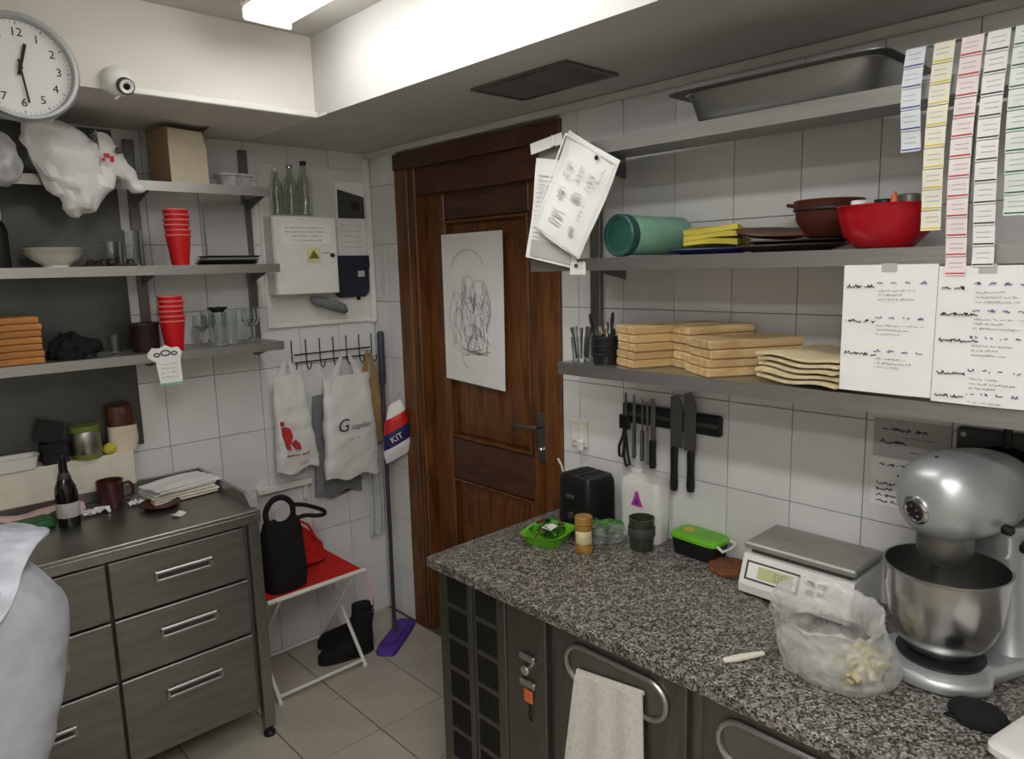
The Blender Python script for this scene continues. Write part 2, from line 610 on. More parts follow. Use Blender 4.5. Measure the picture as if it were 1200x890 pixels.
# ================================================================== structure
floor = struct(MB().bx(X0 - .1, XW + .25, Y0 - .1, YW + .1, -0.1, -0.006).build('floor', 'floor_grout', None, 0))
TS = 0.297
ft = None
for i in range(-8, 3):
    for j in range(-14, 2):
        xa, ya = 1.335 + i * TS, 2.505 + j * TS
        xb, yb = min(xa + TS, XW), min(ya + TS, YW)
        if xb - xa < 0.03 or yb - ya < 0.03 or xa < X0 or ya < Y0:
            continue
        full = xb - xa > TS - 1e-4 and yb - ya > TS - 1e-4
        if full and ft is not None:
            share(ft, 'tile', (xa, ya, 0), floor)
            continue
        t = MB().bx(0.0025, xb - xa - 0.0025, 0.0025, yb - ya - 0.0025, -0.008, 0.0, 0.0012).build('tile', 'floor_tile', floor, 0)
        t.location = (xa, ya, 0)
        if full:
            ft = t

ceiling = struct(MB().bx(X0 - .1, XW + .25, Y0 - .1, YW + .1, ZC, ZC + 0.1).build('ceiling', 'ceiling_paint', None, 0))
# lowered boxing that runs along the right wall and along the back wall
struct(MB().bx(1.352, XW, Y0, YW, ZS, ZC - 0.001).build('soffit_right', 'soffit_paint', None, 0)).name = 'trim_1'
struct(MB().bx(X0, 1.3515, 2.44, YW, ZS, ZC - 0.001).build('trim_2', 'plaster', None, 0))
struct(MB().bx(0.66, 1.36, 2.425, 2.4395, ZS - 0.004, ZS + 0.016, 0.003).bx(1.345, 1.3515, 2.36, 2.4245, ZS - 0.004, ZS + 0.004).build('trim_3', 'white_plastic', None, 0))
# cove moulding between soffit and tiled wall
struct(MB().bx(XW - 0.03, XW - 0.011, 0, YW - 0.012, ZS - 0.028, ZS - 0.001, 0.004).build('trim_4', 'soffit_paint', None, 0))

# walls: backing first, tiles in front
DY0, DY1, DZ = 1.787, 2.80, 2.262            # door opening outer edge of casing
wr = MB()
wr.bx(XW, XW + 0.2, Y0, DY0 + 0.07, 0, ZC)
wr.bx(XW, XW + 0.2, DY1 - 0.07, YW + 0.1, 0, ZC)
wr.bx(XW, XW + 0.2, DY0 + 0.07, DY1 - 0.07, DZ - 0.06, ZC)
wr.bx(XW + 0.13, XW + 0.2, DY0 + 0.07, DY1 - 0.07, 0, DZ - 0.06)
wall_right = struct(wr.build('wall_right', 'grout', None, 0))
wall_back = struct(MB().bx(X0 - 0.1, XW + 0.2, YW, YW + 0.15, 0, ZC).build('wall_back', 'grout', None, 0))
struct(MB().bx(X0 - 0.1, X0, Y0, YW, 0, ZC).build('wall_left', 'plaster', None, 0))
struct(MB().bx(X0, XW + 0.2, Y0 - 0.1, Y0, 0, ZC).build('wall_front', 'plaster', None, 0))
TWI, THE, TTH = 0.2, 0.27, 0.008
zj = [-0.02 + 0.27 * k for k in range(0, 10)]        # joints fall at 1.06, 1.33, 1.60 ...
zj[0] = 0.0
full_r = None
def tile_r(ya, yb, za, zb):
    global full_r
    full = abs(yb - ya - TWI) < 1e-4 and abs(zb - za - THE) < 1e-4
    if full and full_r is not None:
        return share(full_r, 'tile', (XW, ya, za), wall_right)
    t = MB().bx(-TTH, 0.002, 0.0012, yb - ya - 0.0012, 0.0012, zb - za - 0.0012, 0.0008).build('tile', 'wall_tile', wall_right, 0)
    t.location = (XW, ya, za)
    if full:
        full_r = t
zj = [0.0] + [1.06 - 0.27 * k for k in (3, 2, 1)] + [1.06 + 0.27 * k for k in range(5)] + [ZS]
for za, zb in zip(zj, zj[1:]):
    y = 1.105 + 0.2 * 3
    tile_r(1.705, DY0, za, zb)
    k = 1.705
    while k > -0.5:
        tile_r(k - TWI, k, za, zb)
        k -= TWI
    tile_r(DY1, DY1 + 0.125, za, zb)
    tile_r(DY1 + 0.125, YW - TTH, za, zb)
full_b = None
for za, zb in zip(zj, zj[1:]):
    for k in range(-4, 5):
        xa = 0.934 + 0.2 * k
        xb = min(xa + 0.2, XW - TTH)
        if k == 4:
            xb = xa + 0.2
        full = abs(zb - za - THE) < 1e-4
        if full and full_b is not None:
            share(full_b, 'tile', (xa, YW, za), wall_back)
            continue
        t = MB().bx(0.0012, xb - xa - 0.0012, -TTH, 0.002, 0.0012, zb - za - 0.0012, 0.0008).build('tile', 'wall_tile', wall_back, 0)
        t.location = (xa, YW, za)
        if full:
            full_b = t
    xa, xb = 0.934 + 1.0, XW - TTH
    t = MB().bx(0.0012, xb - xa - 0.0005, -TTH, 0.002, 0.0012, zb - za - 0.0012).build('tile', 'wall_tile', wall_back, 0)
    t.location = (xa, YW, za)

# air grille in the soffit
vent = thing('air_vent', 'grey slatted air grille set into the soffit above the door', 'vent', (1.635, 1.575, ZS), 0)
MB().bx(-.115, .115, -.20, -.183, -.008, -.0005).bx(-.115, .115, .183, .20, -.008, -.0005).bx(-.115, -.10, -.183, .183, -.008, -.0005).bx(.10, .115, -.183, .183, -.008, -.0005).build('frame', 'steel_dark', vent, 0)
MB().bx(-.10, .10, -.183, .183, -.0018, -.0005).build('backing', 'dark_void', vent, 0)
sl = None
for k in range(11):
    xx = -.09 + .018 * k
    if sl is None:
        sl = MB().box((0, 0, 0), (.011, .366, .0012), M=Matrix.Rotation(.5, 4, 'Y')).build('slat', 'steel_dark', vent, 0)
        sl.location = (xx, 0, -.0055)
    else:
        share(sl, 'slat', (xx, 0, -.0055), vent)

# fluorescent fixtures
def fixture(x, y, ln, label, dm='fill_diffuser'):
    t = thing('ceiling_light', label, 'light', (x, y, ZC), 0)
    MB().bx(-.085, .085, -ln / 2, ln / 2, -.03, -.0005, .006).build('housing', 'white_metal', t, 0)
    pr = [(-.075, -.03), (-.07, -.05), (-.045, -.064), (0, -.068), (.045, -.064), (.07, -.05), (.075, -.03)]
    rings = [[(px * f, yy, -.03 + (pz + .03) * f) for px, pz in pr] for yy, f in ((-ln / 2 + .01, .75), (-ln / 2 + .03, 1), (ln / 2 - .03, 1), (ln / 2 - .01, .75))]
    MB().loft(rings).build('diffuser', dm, t, 60)
    for s in (-1, 1):
        MB().bx(-.08, .08, s * ln / 2 - .012 * (s > 0), s * ln / 2 + .012 * (s < 0), -.066, -.03, .005).build('end_cap', 'white_plastic', t, 0)
fixture(1.09, 1.62, 1.22, 'lit white fluorescent ceiling light beside the soffit corner over the bench', 'lamp_diffuser_weak')
fixture(0.25, 0.0, 1.22, 'added unseen fill light on the ceiling above the middle of the aisle')  # out of view, added to brighten the tiled wall and the steel
fixture(-0.95, -0.5, 1.22, 'added unseen fill light on the ceiling near the plain rear wall')  # second unseen fixture, added as fill from behind the camera

# ------------------------------------------------------------------ door in the right wall
door = struct(thing('door_1', 'brown wooden panel door with frame and dark transom', 'door', (XW, 0, 0)))
del door['category']
del door['label']
def dpart(name, m, *bxs, bev=0.004, parent=door):
    mb = MB()
    for b in bxs:
        mb.bx(*b, bevel=bev)
    return mb.build(name, m, parent, 0)
iy0, iy1 = DY0 + .085, DY1 - .095            # inner edges of the casing
dpart('casing', 'door_wood', (-.022, .0, DY1 - .095, DY1, 0, DZ - .071))
dpart('casing', 'door_wood', (-.022, .0, DY0, iy0, 0, DZ - .071))
dpart('casing', 'door_wood_dark', (-.024, .0, DY0 - .012, DY1 + .008, DZ - .07, DZ))
dpart('jamb', 'door_wood', (.001, .075, iy1 - .028, iy1, 0, 2.199))
dpart('jamb', 'door_wood', (.001, .075, iy0, iy0 + .02, 0, 2.199))
dpart('transom', 'door_wood_dark', (.012, .058, iy0 + .021, iy1 - .029, 2.075, DZ - .062))
ly0, ly1 = iy0 + .022, iy1 - .03
leaf = dpart('door_leaf', 'door_wood', (.085, .10, ly0, ly1, .004, 2.09))
dpart('stile', 'door_wood', (.06, .0845, ly1 - .125, ly1, .004, 2.09), parent=leaf)
dpart('stile', 'door_wood', (.06, .0845, ly0, ly0 + .125, .004, 2.09), parent=leaf)
for za, zb in ((.004, .16), (.79, .98), (1.96, 2.09)):
    dpart('rail', 'door_wood_dark', (.06, .0845, ly0 + .126, ly1 - .126, za, zb), parent=leaf)
for za, zb in ((.175, .775), (.995, 1.945)):
    mb = MB()
    ya, yb = ly0 + .14, ly1 - .14
    mb.loft([[(.0845, ya, za), (.0845, yb, za), (.0845, yb, zb), (.0845, ya, zb)],
             [(.078, ya + .012, za + .012), (.078, yb - .012, za + .012), (.078, yb - .012, zb - .012), (.078, ya + .012, zb - .012)],
             [(.070, ya + .06, za + .06), (.070, yb - .06, za + .06), (.070, yb - .06, zb - .06), (.070, ya + .06, zb - .06)]])
    mb.build('panel', 'door_wood', leaf, 0)
    mb = MB()
    for q in ((ya - .012, yb + .012, zb, zb + .012), (ya - .012, yb + .012, za - .012, za)):
        mb.bx(.054, .0605, q[0], q[1], q[2], q[3], .003)
    for q in ((ya - .012, ya, za, zb), (yb, yb + .012, za, zb)):
        mb.bx(.054, .0605, q[0], q[1], q[2], q[3], .003)
    mb.build('moulding', 'door_wood', leaf, 0)
hd = MB()
hy = ly0 + .07
hd.bx(.054, .0598, hy - .022, hy + .022, .97, 1.17, .004)
hd.build('handle_plate', 'steel_dark', leaf)
MB().tube([(.055, hy, 1.115), (.02, hy, 1.115), (.012, hy + .02, 1.116), (.012, hy + .11, 1.112)], .008, 10).build('handle', 'steel_dark', leaf)
MB().cyl((0, 0, 0), .012, .02, 14, Matrix.Translation((.06, hy, 1.02)) @ Matrix.Rotation(-PI / 2, 4, 'Y'), .003).build('lock', 'chrome', leaf)
# pencil drawing taped on the door
poster = thing('drawing', 'tall white sheet with a pencil drawing taped on the brown door', 'drawing', (XW + .0525, 2.36, 1.577), RW)
def pfn(u, v):
    x = -.2 + .4 * u
    z = -.32 + .64 * v
    if v < .05:
        z -= .02 * u
    return (x, -.002 - .004 * math.sin(v * 9) * u * (1 - u) - .006 * (1 - v) * (1 - v) * u, z)
MB().sheet(pfn, 10, 14, .0006).build('sheet', 'paper', poster, 60)
rng = random.Random(5)
mb = MB()
def curve_s(cx, cz, rx, rz, a0, a1, n=9):
    return [(cx + rx * math.cos(a0 + (a1 - a0) * k / n), cz + rz * math.sin(a0 + (a1 - a0) * k / n)) for k in range(n + 1)]
yk = -.0095
for a in ((-.02, .08, .045, .06, 0, 6.28), (-.035, .09, .008, .006, 0, 6.28), (.005, .09, .008, .006, 0, 6.28), (-.015, .05, .02, .008, 3.3, 6.1),
          (.05, .0, .07, .12, -.3, 2.2), (-.1, -.06, .05, .13, .4, 3.4), (.09, -.02, .035, .05, 0, 6.28), (.06, -.07, .05, .05, .3, 5.2), (-.04, -.12, .04, .14, 1.2, 5.0),
          (.0, -.1, .05, .03, 0, 6.28), (-.02, .16, .11, .09, .2, 3.0), (-.09, -.1, .04, .1, 1, 4)):
    mb.stroke(curve_s(*a), .0022, yk)
for k in range(90):
    x, z = rng.uniform(-.12, .11), rng.uniform(-.19, .06)
    l, an = rng.uniform(.02, .08), rng.uniform(1.1, 2.2)
    mb.stroke([(x, z), (x + l * math.cos(an), z + l * math.sin(an))], rng.choice((.0015, .0025, .004)), yk)
for k in range(10):
    x = rng.uniform(-.08, .05)
    mb.stroke([(x, -.185 + rng.uniform(-.02, .02)), (x + rng.uniform(.04, .09), -.19 + rng.uniform(-.02, .02))], .003, yk)
mb.build('pencil_lines', 'ink_pale', poster, 0)['kind'] = 'stuff'

# ================================================================== bench wall (back)
# ---- stainless drawer bench
BF, BX, BZ = 2.464, 1.04, 0.90
bench = thing('drawer_bench', 'stainless steel workbench with six drawers below the wall shelves', 'workbench', (0, BF, 0))
BL = -0.95
MB().bx(BL, BX, 0, .575, BZ - .012, BZ, .002).bx(BL, BX, 0, .014, BZ - .047, BZ - .0125, .002).bx(BX - .014, BX, .0145, .575, BZ - .047, BZ - .0125, .002).build('worktop', 'steel_dull', bench, 0)
MB().bx(BL, BX - .016, .56, .575, BZ + .0005, BZ + .05, .003).build('back_rim', 'steel', bench, 0)
MB().prism([(.05, BZ + .0005), (.10, BZ + .042), (.575, BZ + .05), (.575, BZ + .0005)], -.007, .007, Matrix.Translation((BX - .008, 0, 0)) @ Matrix.Rotation(PI / 2, 4, 'Z')).build('side_rim', 'steel', bench, 0)
MB().bx(BL + .05, .993, .03, .55, .13, BZ - .05).build('carcass', 'steel_dark', bench, 0)
for x, y in ((1.015, .025), (1.015, .545), (BL + .025, .025), (BL + .025, .545)):
    lg = MB().box((0, 0, (BZ - .05 + .04) / 2), (.04, .04, BZ - .09), .003).build('leg', 'steel_dull', bench, 0)
    lg.location = (x, y, 0)
    MB().lathe([(0, 0), (.022, 0), (.022, .012), (.014, .018), (.014, .039), (0, .039)], 14).build('foot', 'black_plastic', lg)
def drawer(x0, x1, z0, z1):
    d = MB().box((0, 0, 0), (x1 - x0, .02, z1 - z0), .003).build('drawer', 'steel_front', bench, 0)
    d.location = ((x0 + x1) / 2, .014, (z0 + z1) / 2)
    h = MB()
    h.bx(-.095, .095, -.024, -.012, .006, .018, .003).bx(-.095, -.085, -.0115, -.0101, -.022, .02).bx(.085, .095, -.0115, -.0101, -.022, .02).bx(-.095, .095, -.018, -.0101, -.022, -.012, .002)
    h.bx(-.095, -.087, -.024, -.0101, -.012, .006).bx(.087, .095, -.024, -.0101, -.012, .006)
    hh = h.build('handle', 'steel', d, 0)
    hh.location = (.005, 0, (z1 - z0) / 2 - .085 if z1 - z0 < .25 else .055)
    MB().bx(-.083, .083, -.0116, -.0101, -.012, .006).build('recess', 'dark_grey', hh, 0)
for x0, x1 in ((.533, .975), (.065, .525), (-.40, .057)):
    for z0, z1 in ((.655, .845), (.442, .646), (.135, .433)):
        drawer(x0, x1, z0, z1)

# ---- white ledge behind the bench, steel splash panel
struct(MB().bx(-.95, .775, 2.965, YW - .009, .955, 1.085, .004).build('trim_5', 'ivory_plastic', None, 0))
tag(MB().bx(-1.0, .835, YW - .0125, YW - .0085, 1.09, 2.29).build('splash_panel', 'splash_steel', None, 0), 'dark stainless splash panel on the wall behind the left shelves', 'panel')

# ---- wall shelves over the bench
rack = thing('wall_shelf_rack', 'stainless wall shelf rack with three tiers above the drawer bench', 'shelf', (0, YW, 0))
def rack_shelf(x0, x1, z, dep, parent, m='steel', lip=.034):
    a = MB().bx(x0, x1, -dep, -.03, z - .003, z).bx(x0, x1, -dep, -dep + .0025, z - lip, z - .0031).bx(x0, x0 + .0025, -dep + .0026, -.03, z - lip * .8, z - .0031).bx(x1 - .0025, x1, -dep + .0026, -.03, z - lip * .8, z - .0031)
    return a.build('shelf', m, parent, 0)
rack_shelf(-.9, 1.333, 1.786, .28, rack)
rack_shelf(-.9, 1.326, 1.472, .28, rack)
rack_shelf(.3, 1.315, 2.083, .28, rack)
for x in (.03, .885, 1.325):
    MB().bx(x - .018, x + .018, -.0295, -.0135, 1.40, 2.26, .002).build('upright', 'steel_dark', rack, 0)
    for z in (1.786, 1.472) + ((2.083,) if x > .3 else ()):
        MB().prism([(0, -.0035), (.22, -.0035), (.22, -.015), (0, -.075)], -.003, .003, Matrix.Translation((x - .0, -.03, z)) @ Matrix.Rotation(-PI / 2, 4, 'Z')).build('bracket', 'steel_dark', rack, 0)

# ---- clock
clock = thing('wall_clock', 'round white wall clock with silver rim and black numerals', 'clock', (.455, 2.4385, 2.322))
CR = .142
MB().lathe([(0, 0), (CR, 0), (CR, .03), (CR - .006, .04), (CR - .014, .04), (CR - .017, .031), (CR - .018, .012), (0, .012)], 64, M=Matrix.Rotation(PI / 2, 4, 'X')).build('rim', 'silver_paint', clock, 30)
MB().cyl((0, 0, 0.0125), CR - .0185, .006, 64, Matrix.Rotation(PI / 2, 4, 'X')).build('face', 'paper', clock, 30)
for h in range(1, 13):
    a = PI / 2 - h * PI / 6
    text('numeral', str(h), .031, 'ink', clock, (math.cos(a) * .092, -.0190, math.sin(a) * .092))
mb = MB()
for k in range(60):
    a = k * PI / 30
    r0 = .112 if k % 5 == 0 else .116
    mb.stroke([(r0 * math.cos(a), r0 * math.sin(a)), (.120 * math.cos(a), .120 * math.sin(a))], .0022 if k % 5 == 0 else .0012, -.0188)
mb.build('minute_marks', 'ink', clock, 0)['kind'] = 'stuff'
def hand(nm, deg, l0, l1, wd, y):
    a = math.radians(90 - deg)
    c, s = math.cos(a), math.sin(a)
    mb = MB()
    mb.prism([(-l0 * c - s * wd / 2, -l0 * s + c * wd / 2), (-l0 * c + s * wd / 2, -l0 * s - c * wd / 2), (l1 * c + s * wd / 2, l1 * s - c * wd / 2), (l1 * c - s * wd / 2, l1 * s + c * wd / 2)], y - .0012, y)
    mb.build(nm, 'black_plastic', clock, 0)
hand('hour_hand', 15, .02, .066, .008, -.0215)
hand('minute_hand', 173, .022, .092, .005, -.0235)
MB().cyl((0, 0, 0.019), .006, .007, 16, Matrix.Rotation(PI / 2, 4, 'X')).build('hub', 'black_plastic', clock)
# ---- dome camera
cam_t = thing('security_camera', 'small white dome security camera on the soffit', 'camera', (.70, 2.4385, 2.325))
MX = Matrix.Rotation(PI / 2, 4, 'X')
MB().lathe([(0, 0), (.042, 0), (.044, .006), (.042, .016), (.034, .028), (.020, .036), (0, .038)], 28, M=MX).build('dome', 'white_plastic', cam_t)
Mc = Matrix.Translation((.012, -.026, -.012)) @ Matrix.Rotation(.35, 4, 'X') @ MX
MB().lathe([(0, 0), (.022, 0), (.024, .008), (.024, .024), (.020, .027), (0, .027)], 22, M=Mc).build('eyeball', 'dark_grey', cam_t)
MB().lathe([(.020, .0272), (.018, .030), (.013, .029), (.010, .0272)], 22, M=Mc).build('lens_ring', 'white_plastic', cam_t)
MB().lathe([(0, .029), (.007, .0285), (.0098, .0274)], 18, M=Mc).build('lens', 'black_gloss', cam_t)
MB().tube([(.0, -.02, -.043), (-.006, -.018, -.048), (-.012, -.012, -.052)], .0035, 8).build('cable', 'white_plastic', cam_t)

# ---- plastic bags stuffed on the top shelf
def stuffed(name, label, rings, m, loc, seed, amp=.010, freq=9, group=None):
    t = thing(name, label, 'bag', loc, 0, group)
    MB().loft(rings).crinkle(amp, freq, seed).build('film', m, t, 70)
    return t
def bagring(cx, cz, rx, ry, y, n=26, p=2.3):
    return [(a, y + c, cz) for a, c, _ in ell(cx, 0, 0, rx, ry, n, p)]
t = thing('plastic_bag', 'crumpled white plastic bag with red print hanging over the top left shelf', 'bag', (.62, 2.70, 2.083))
cs = [(-.045, .172, .02, .02), (-.05, .165, .055, .03), (-.035, .13, .10, .05), (-.01, .08, .125, .055), (.0, .03, .128, .056), (.0, -.02, .115, .05), (.005, -.065, .075, .04), (.005, -.105, .045, .03), (.0, -.135, .02, .016), (.0, -.145, .006, .006)]
rings = []
for i, (cx, cz, rx, ry) in enumerate(cs):
    tilt = .35
    rings.append([(px, py, cz + (px - cx) * -.25) for px, py, _ in ell(cx, 0, 0, rx, ry, 44, 2.4)])
MB().skinloft(rings, 3).crinkle(.016, 9, 3).crease(.013, 13, 4).build('film', 'bag_white', t, 20)
# the handle end of the bag droops to the right
cs = [(.07, .09, .06, .05), (.11, .07, .065, .045), (.15, .03, .055, .035), (.175, -.01, .035, .02), (.195, -.03, .02, .012), (.205, -.04, .005, .004)]
MB().skinloft([[(cx, py, cz + pz) for pz, py, _ in ell(0, 0, 0, rx, ry, 30)] for cx, cz, rx, ry in cs], 3).crinkle(.012, 14, 9).crease(.010, 18, 5).build('handle', 'bag_white', t, 20)
mb = MB()
for a in ((.085, .055, .018, .014), (.10, .045, .012, .02), (.075, .042, .01, .008)):
    mb.box((a[0], -.062, a[1]), (a[2], .004, a[3]), .002)
mb.build('red_print', 'ink_red', t, 0)
MB().box((.125, -.055, .075), (.022, .006, .018), .003).build('black_print', 'black_plastic', t, 0)
MB().box((.055, -.066, .105), (.014, .004, .02), .002).build('black_print', 'black_plastic', t, 0)
t = thing('plastic_bag', 'plain pale plastic bag beside the crumpled printed bag', 'bag', (.375, 2.71, 2.083))
cs = [(0, .12, .03), (-.005, .105, .075), (0, .06, .10), (.005, 0, .10), (0, -.035, .085), (0, -.052, .03)]
MB().skinloft([ell(cx, 0, cz, r, r * .55, 56, 2.4) for cx, cz, r in cs], 4).crinkle(.010, 16, 5).crease(.008, 18, 2).build('film', 'milky_film', t, 70)

# ---- box on the top shelf
t = thing('cardboard_box', 'open cardboard box with cream front on the top left shelf', 'box', (1.005, 2.86, 2.0835), .22)
def open_box(t, sx, sy, sz, m1, m2):
    MB().bx(-sx, sx, -sy, -sy + .003, 0, sz * .70).build('front_panel', m1, t, 0)
    MB().bx(-sx, -sx + .003, -sy + .0031, sy, 0, sz).bx(sx - .003, sx, -sy + .0031, sy, 0, sz).bx(-sx + .0031, sx - .0031, sy - .003, sy, 0, sz).bx(-sx + .0031, sx - .0031, -sy + .0031, sy - .0031, 0, .003).build('box_body', m2, t, 0)
    MB().box((0, 0, sz * .15), (sx * 2, .003, sz * .3), M=Matrix.Translation((0, -sy + .002, sz * .70)) @ Matrix.Rotation(-.25, 4, 'X')).build('flap', m1, t, 0)
    MB().box((0, 0, .03), (.003, sy * 1.9, .06), M=Matrix.Translation((sx, 0, sz)) @ Matrix.Rotation(.9, 4, 'Y')).build('flap', m2, t, 0)
open_box(t, .075, .07, .195, 'cream_card', 'cardboard')
# ---- clear tub
t = thing('plastic_tub', 'low clear plastic tub at the end of the top left shelf', 'tub', (1.21, 2.86, 2.0835))
MB().loft([ell(0, 0, 0, .055, .04, 24, 4), ell(0, 0, .04, .065, .05, 24, 4), ell(0, 0, .042, .069, .054, 24, 4), ell(0, 0, .04, .061, .046, 24, 4), ell(0, 0, .004, .052, .038, 24, 4)]).build('body', 'clear_film', t)
MB().loft([ell(0, 0, .043, .07, .055, 24, 4), ell(0, 0, .051, .07, .055, 24, 4), ell(0, 0, .053, .06, .045, 24, 4)]).build('lid', 'milky_film', t)

# ---- red party cups, two nested stacks, every cup a thing
def red_cup(loc, lab, grp):
    t = thing('party_cup', lab, 'cup', loc, 0, grp)
    MB().lathe([(0, 0), (.030, 0), (.031, .003), (.044, .108), (.0455, .1085), (.043, .110), (.0425, .1075), (.0295, .005), (0, .004)], 28).build('wall', 'red_plastic', t)
    MB().lathe([(.0448, .1055), (.0472, .107), (.0472, .1105), (.0448, .112), (.0431, .1105)], 28).build('rim', 'red_rim', t)
    return t
for bx_, bz, n, where in ((.965, 1.7865, 6, 'middle'), (.915, 1.4725, 6, 'lower')):
    first = None
    for k in range(n):
        up = ('bottom' if k == 0 else 'topmost' if k == n - 1 else ['', 'second', 'third', 'fourth', 'fifth'][k]) 
        lab = ('red plastic party cup, %s of the stack on the %s left shelf' % (up if k in (0, n - 1) else up + ' from bottom', where))
        loc = (bx_ + .002 * math.sin(k * 2), 2.82, bz + k * .0185)
        if first is None:
            first = red_cup(loc, lab, 'nested red party cups')
        else:
            copy_thing(first, loc, label=lab)

# ---- middle shelf
Z1 = 1.7865
t = thing('flask', 'black flask with white lid on the middle left shelf', 'flask', (.40, 2.85, Z1))
MB().lathe([(0, 0), (.042, 0), (.044, .01), (.044, .12), (.036, .145), (.03, .15), (0, .15)], 24).build('body', 'black_plastic', t)
MB().cyl((0, 0, .1505), .032, .04, 20, bevel=.006).build('lid', 'white_plastic', t)
def bowl(loc, lab, m, r=.09, h=.05, grp=None, nm='bowl', foot=.45):
    f = r * foot
    return place(tag(MB().lathe([(0, 0), (f, 0), (f, .006), (r * .8, h * .55), (r, h), (r + .003, h + .001), (r - .004, h - .002), (r * .76, h * .58), (f * .9, .012), (0, .010)], 32).build(nm, m, None), lab, 'bowl', grp), loc)
bowl((.57, 2.86, Z1), 'cream soup bowl at the bottom of its pair on the middle left shelf', 'porcelain', .09, .05)
bowl((.57, 2.86, Z1 + .014), 'cream soup bowl nested on top of its pair', 'porcelain', .092, .05)
def tumbler(loc, lab, r=.034, h=.09, m='glass', stem=False, grp=None):
    t = thing('drinking_glass', lab, 'glass', loc, 0, grp)
    if stem:
        MB().lathe([(0, 0), (r * .85, 0), (r * .85, .003), (.006, .008), (.004, .02), (.004, h * .45), (.012, h * .48), (r, h * .65), (r * .88, h), (r * .82, h), (r * .92, h * .66), (.010, h * .51), (0, h * .5)], 24).build('goblet', m, t)
    else:
        MB().lathe([(0, 0), (r * .8, 0), (r * .82, .004), (r, h), (r - .002, h), (r * .8, .01), (0, .008)], 24).build('cup', m, t)
    return t
tumbler((.745, 2.86, Z1), 'clear drinking glass on the middle left shelf between bowls and red cups', .036, .088)
tumbler((.83, 2.90, Z1), 'tall clear beaker on the middle left shelf behind the red cups', .034, .13)
# scattered dark small wares behind the bowls
def bundle(nm, loc, lab, cat, m, sx, sy, sz, seed, n=9, grp=None):
    t = thing(nm, lab, cat, loc, 0, grp)
    r = random.Random(seed)
    for k in range(n):
        x, y = r.uniform(-sx, sx), r.uniform(-sy, sy)
        h = r.uniform(.5, 1) * sz
        MB().lathe([(0, 0), (.012, 0), (.016, h * .5), (.010, h), (0, h)], 10, (0, 0, 0), Matrix.Translation((x, y, .004)) @ Matrix.Rotation(r.uniform(-.5, .5), 4, 'X') @ Matrix.Rotation(r.uniform(-.5, .5), 4, 'Y')).build('piece', m, t)
    MB().box((0, 0, .004), (sx * 2.2, sy * 2.4, .008), .002).build('tray', m, t, 0)
    return t
bundle('coffee_capsules', (.725, 2.795, Z1), 'dark small wares lying in front of the drinking glass', 'wares', 'dark_brown', .075, .012, .022, 4, 12)
# pile of flat trays
for k in range(4):
    place(tag(MB().loft([ell(0, 0, 0, .10, .055, 28, 5), ell(0, 0, .007, .115, .068, 28, 5), ell(0, 0, .0075, .112, .066, 28, 5), ell(0, 0, .002, .098, .053, 28, 5)]).build('serving_tray', ('black_plastic', 'steel', 'white_plastic', 'black_plastic')[k], None),
          ('black flat tray at the bottom of the pile beside the red cups', 'steel flat tray in the pile beside the red cups', 'white flat tray in the pile beside the red cups', 'black flat tray topmost of the pile beside the red cups')[k], 'tray', 'pile of flat trays'),
          (1.15 + .004 * k, 2.845, Z1 + .0005 + k * .0085), (0, 0, .04 * (k - 1)))
t = thing('paper_sheet', 'grey paper sheet leaning at the wall behind the upper red cups', 'paper', (1.225, 3.006, Z1))
MB().sheet(lambda u, v: (-.085 + .17 * u, .012 * v - .008 * math.sin(u * 3), .25 * v), 8, 8, .0006).build('sheet', 'paper_grey', t)
# ---- lower shelf
Z2 = 1.4725
for k in range(7):
    place(tag(MB().box((0, 0, .011), (.15, .16, .0205), .003).build('serving_board', 'stack_wood', None, 0), ('bottom', 'second from bottom', 'third from bottom', 'middle', 'third from top', 'second from top', 'topmost')[k] + ' orange-brown serving board of the stack on the lower left shelf', 'board', 'stack of serving boards on the left shelf'),
          (.415 + .003 * math.sin(k * 3), 2.86, Z2 + k * .0222), (0, 0, .03 * math.sin(k * 1.7)))
r = random.Random(12)
gl = thing('oven_gloves', 'crumpled black cloth heap on the lower left shelf', 'cloth', (.595, 2.86, Z2))
MB().skinloft([ell(0, 0, 0, .08, .05, 56), ell(0, 0, .03, .085, .055, 56), ell(-.01, 0, .055, .065, .04, 56), ell(-.02, 0, .075, .02, .015, 56)], 5).crinkle(.022, 26, 4).crease(.012, 30, 2).build('cloth', 'black_cloth', gl, 70)
for s in gl.children:
    s.location.z = .004
tumbler((.725, 2.865, Z2), 'small clear glass beside the black cloth heap', .028, .07)
t = thing('pot', 'dark brown clay pot on the lower left shelf beside the red cups', 'pot', (.83, 2.87, Z2))
MB().lathe([(0, 0), (.043, 0), (.047, .01), (.05, .095), (.053, .1), (.05, .104), (.046, .1), (.043, .012), (0, .01)], 28).build('body', 'dark_brown', t)
MB().lathe([(.049, .098), (.054, .1), (.054, .106), (.048, .106)], 28).build('rim', 'dark_brown', t)
for k, (x, y, h, st) in enumerate(((1.03, 2.86, .12, True), (1.09, 2.83, .13, False), (1.085, 2.93, .135, True), (1.155, 2.88, .13, False), (1.215, 2.84, .14, True), (1.26, 2.90, .135, True))):
    tumbler((x, y, Z2), ('stemmed' if st else 'straight') + ' clear glass ' + ('right beside the lower red cups', 'in front of the row on the lower left shelf', 'standing behind the straight glasses', 'in the middle of the lower left shelf glasses', 'near the end of the lower left shelf', 'at the very end of the lower left shelf')[k], .029, h, stem=st, grp='glasses on the lower left shelf')
t = thing('cutlery_rest', 'black flower-shaped holder on a glass of the lower left shelf', 'holder', (1.09, 2.83, Z2 + .1305))
MB().lathe([(0, 0), (.022, 0), (.03, .012), (.024, .014), (0, .01)], 18).build('cup', 'black_plastic', t)
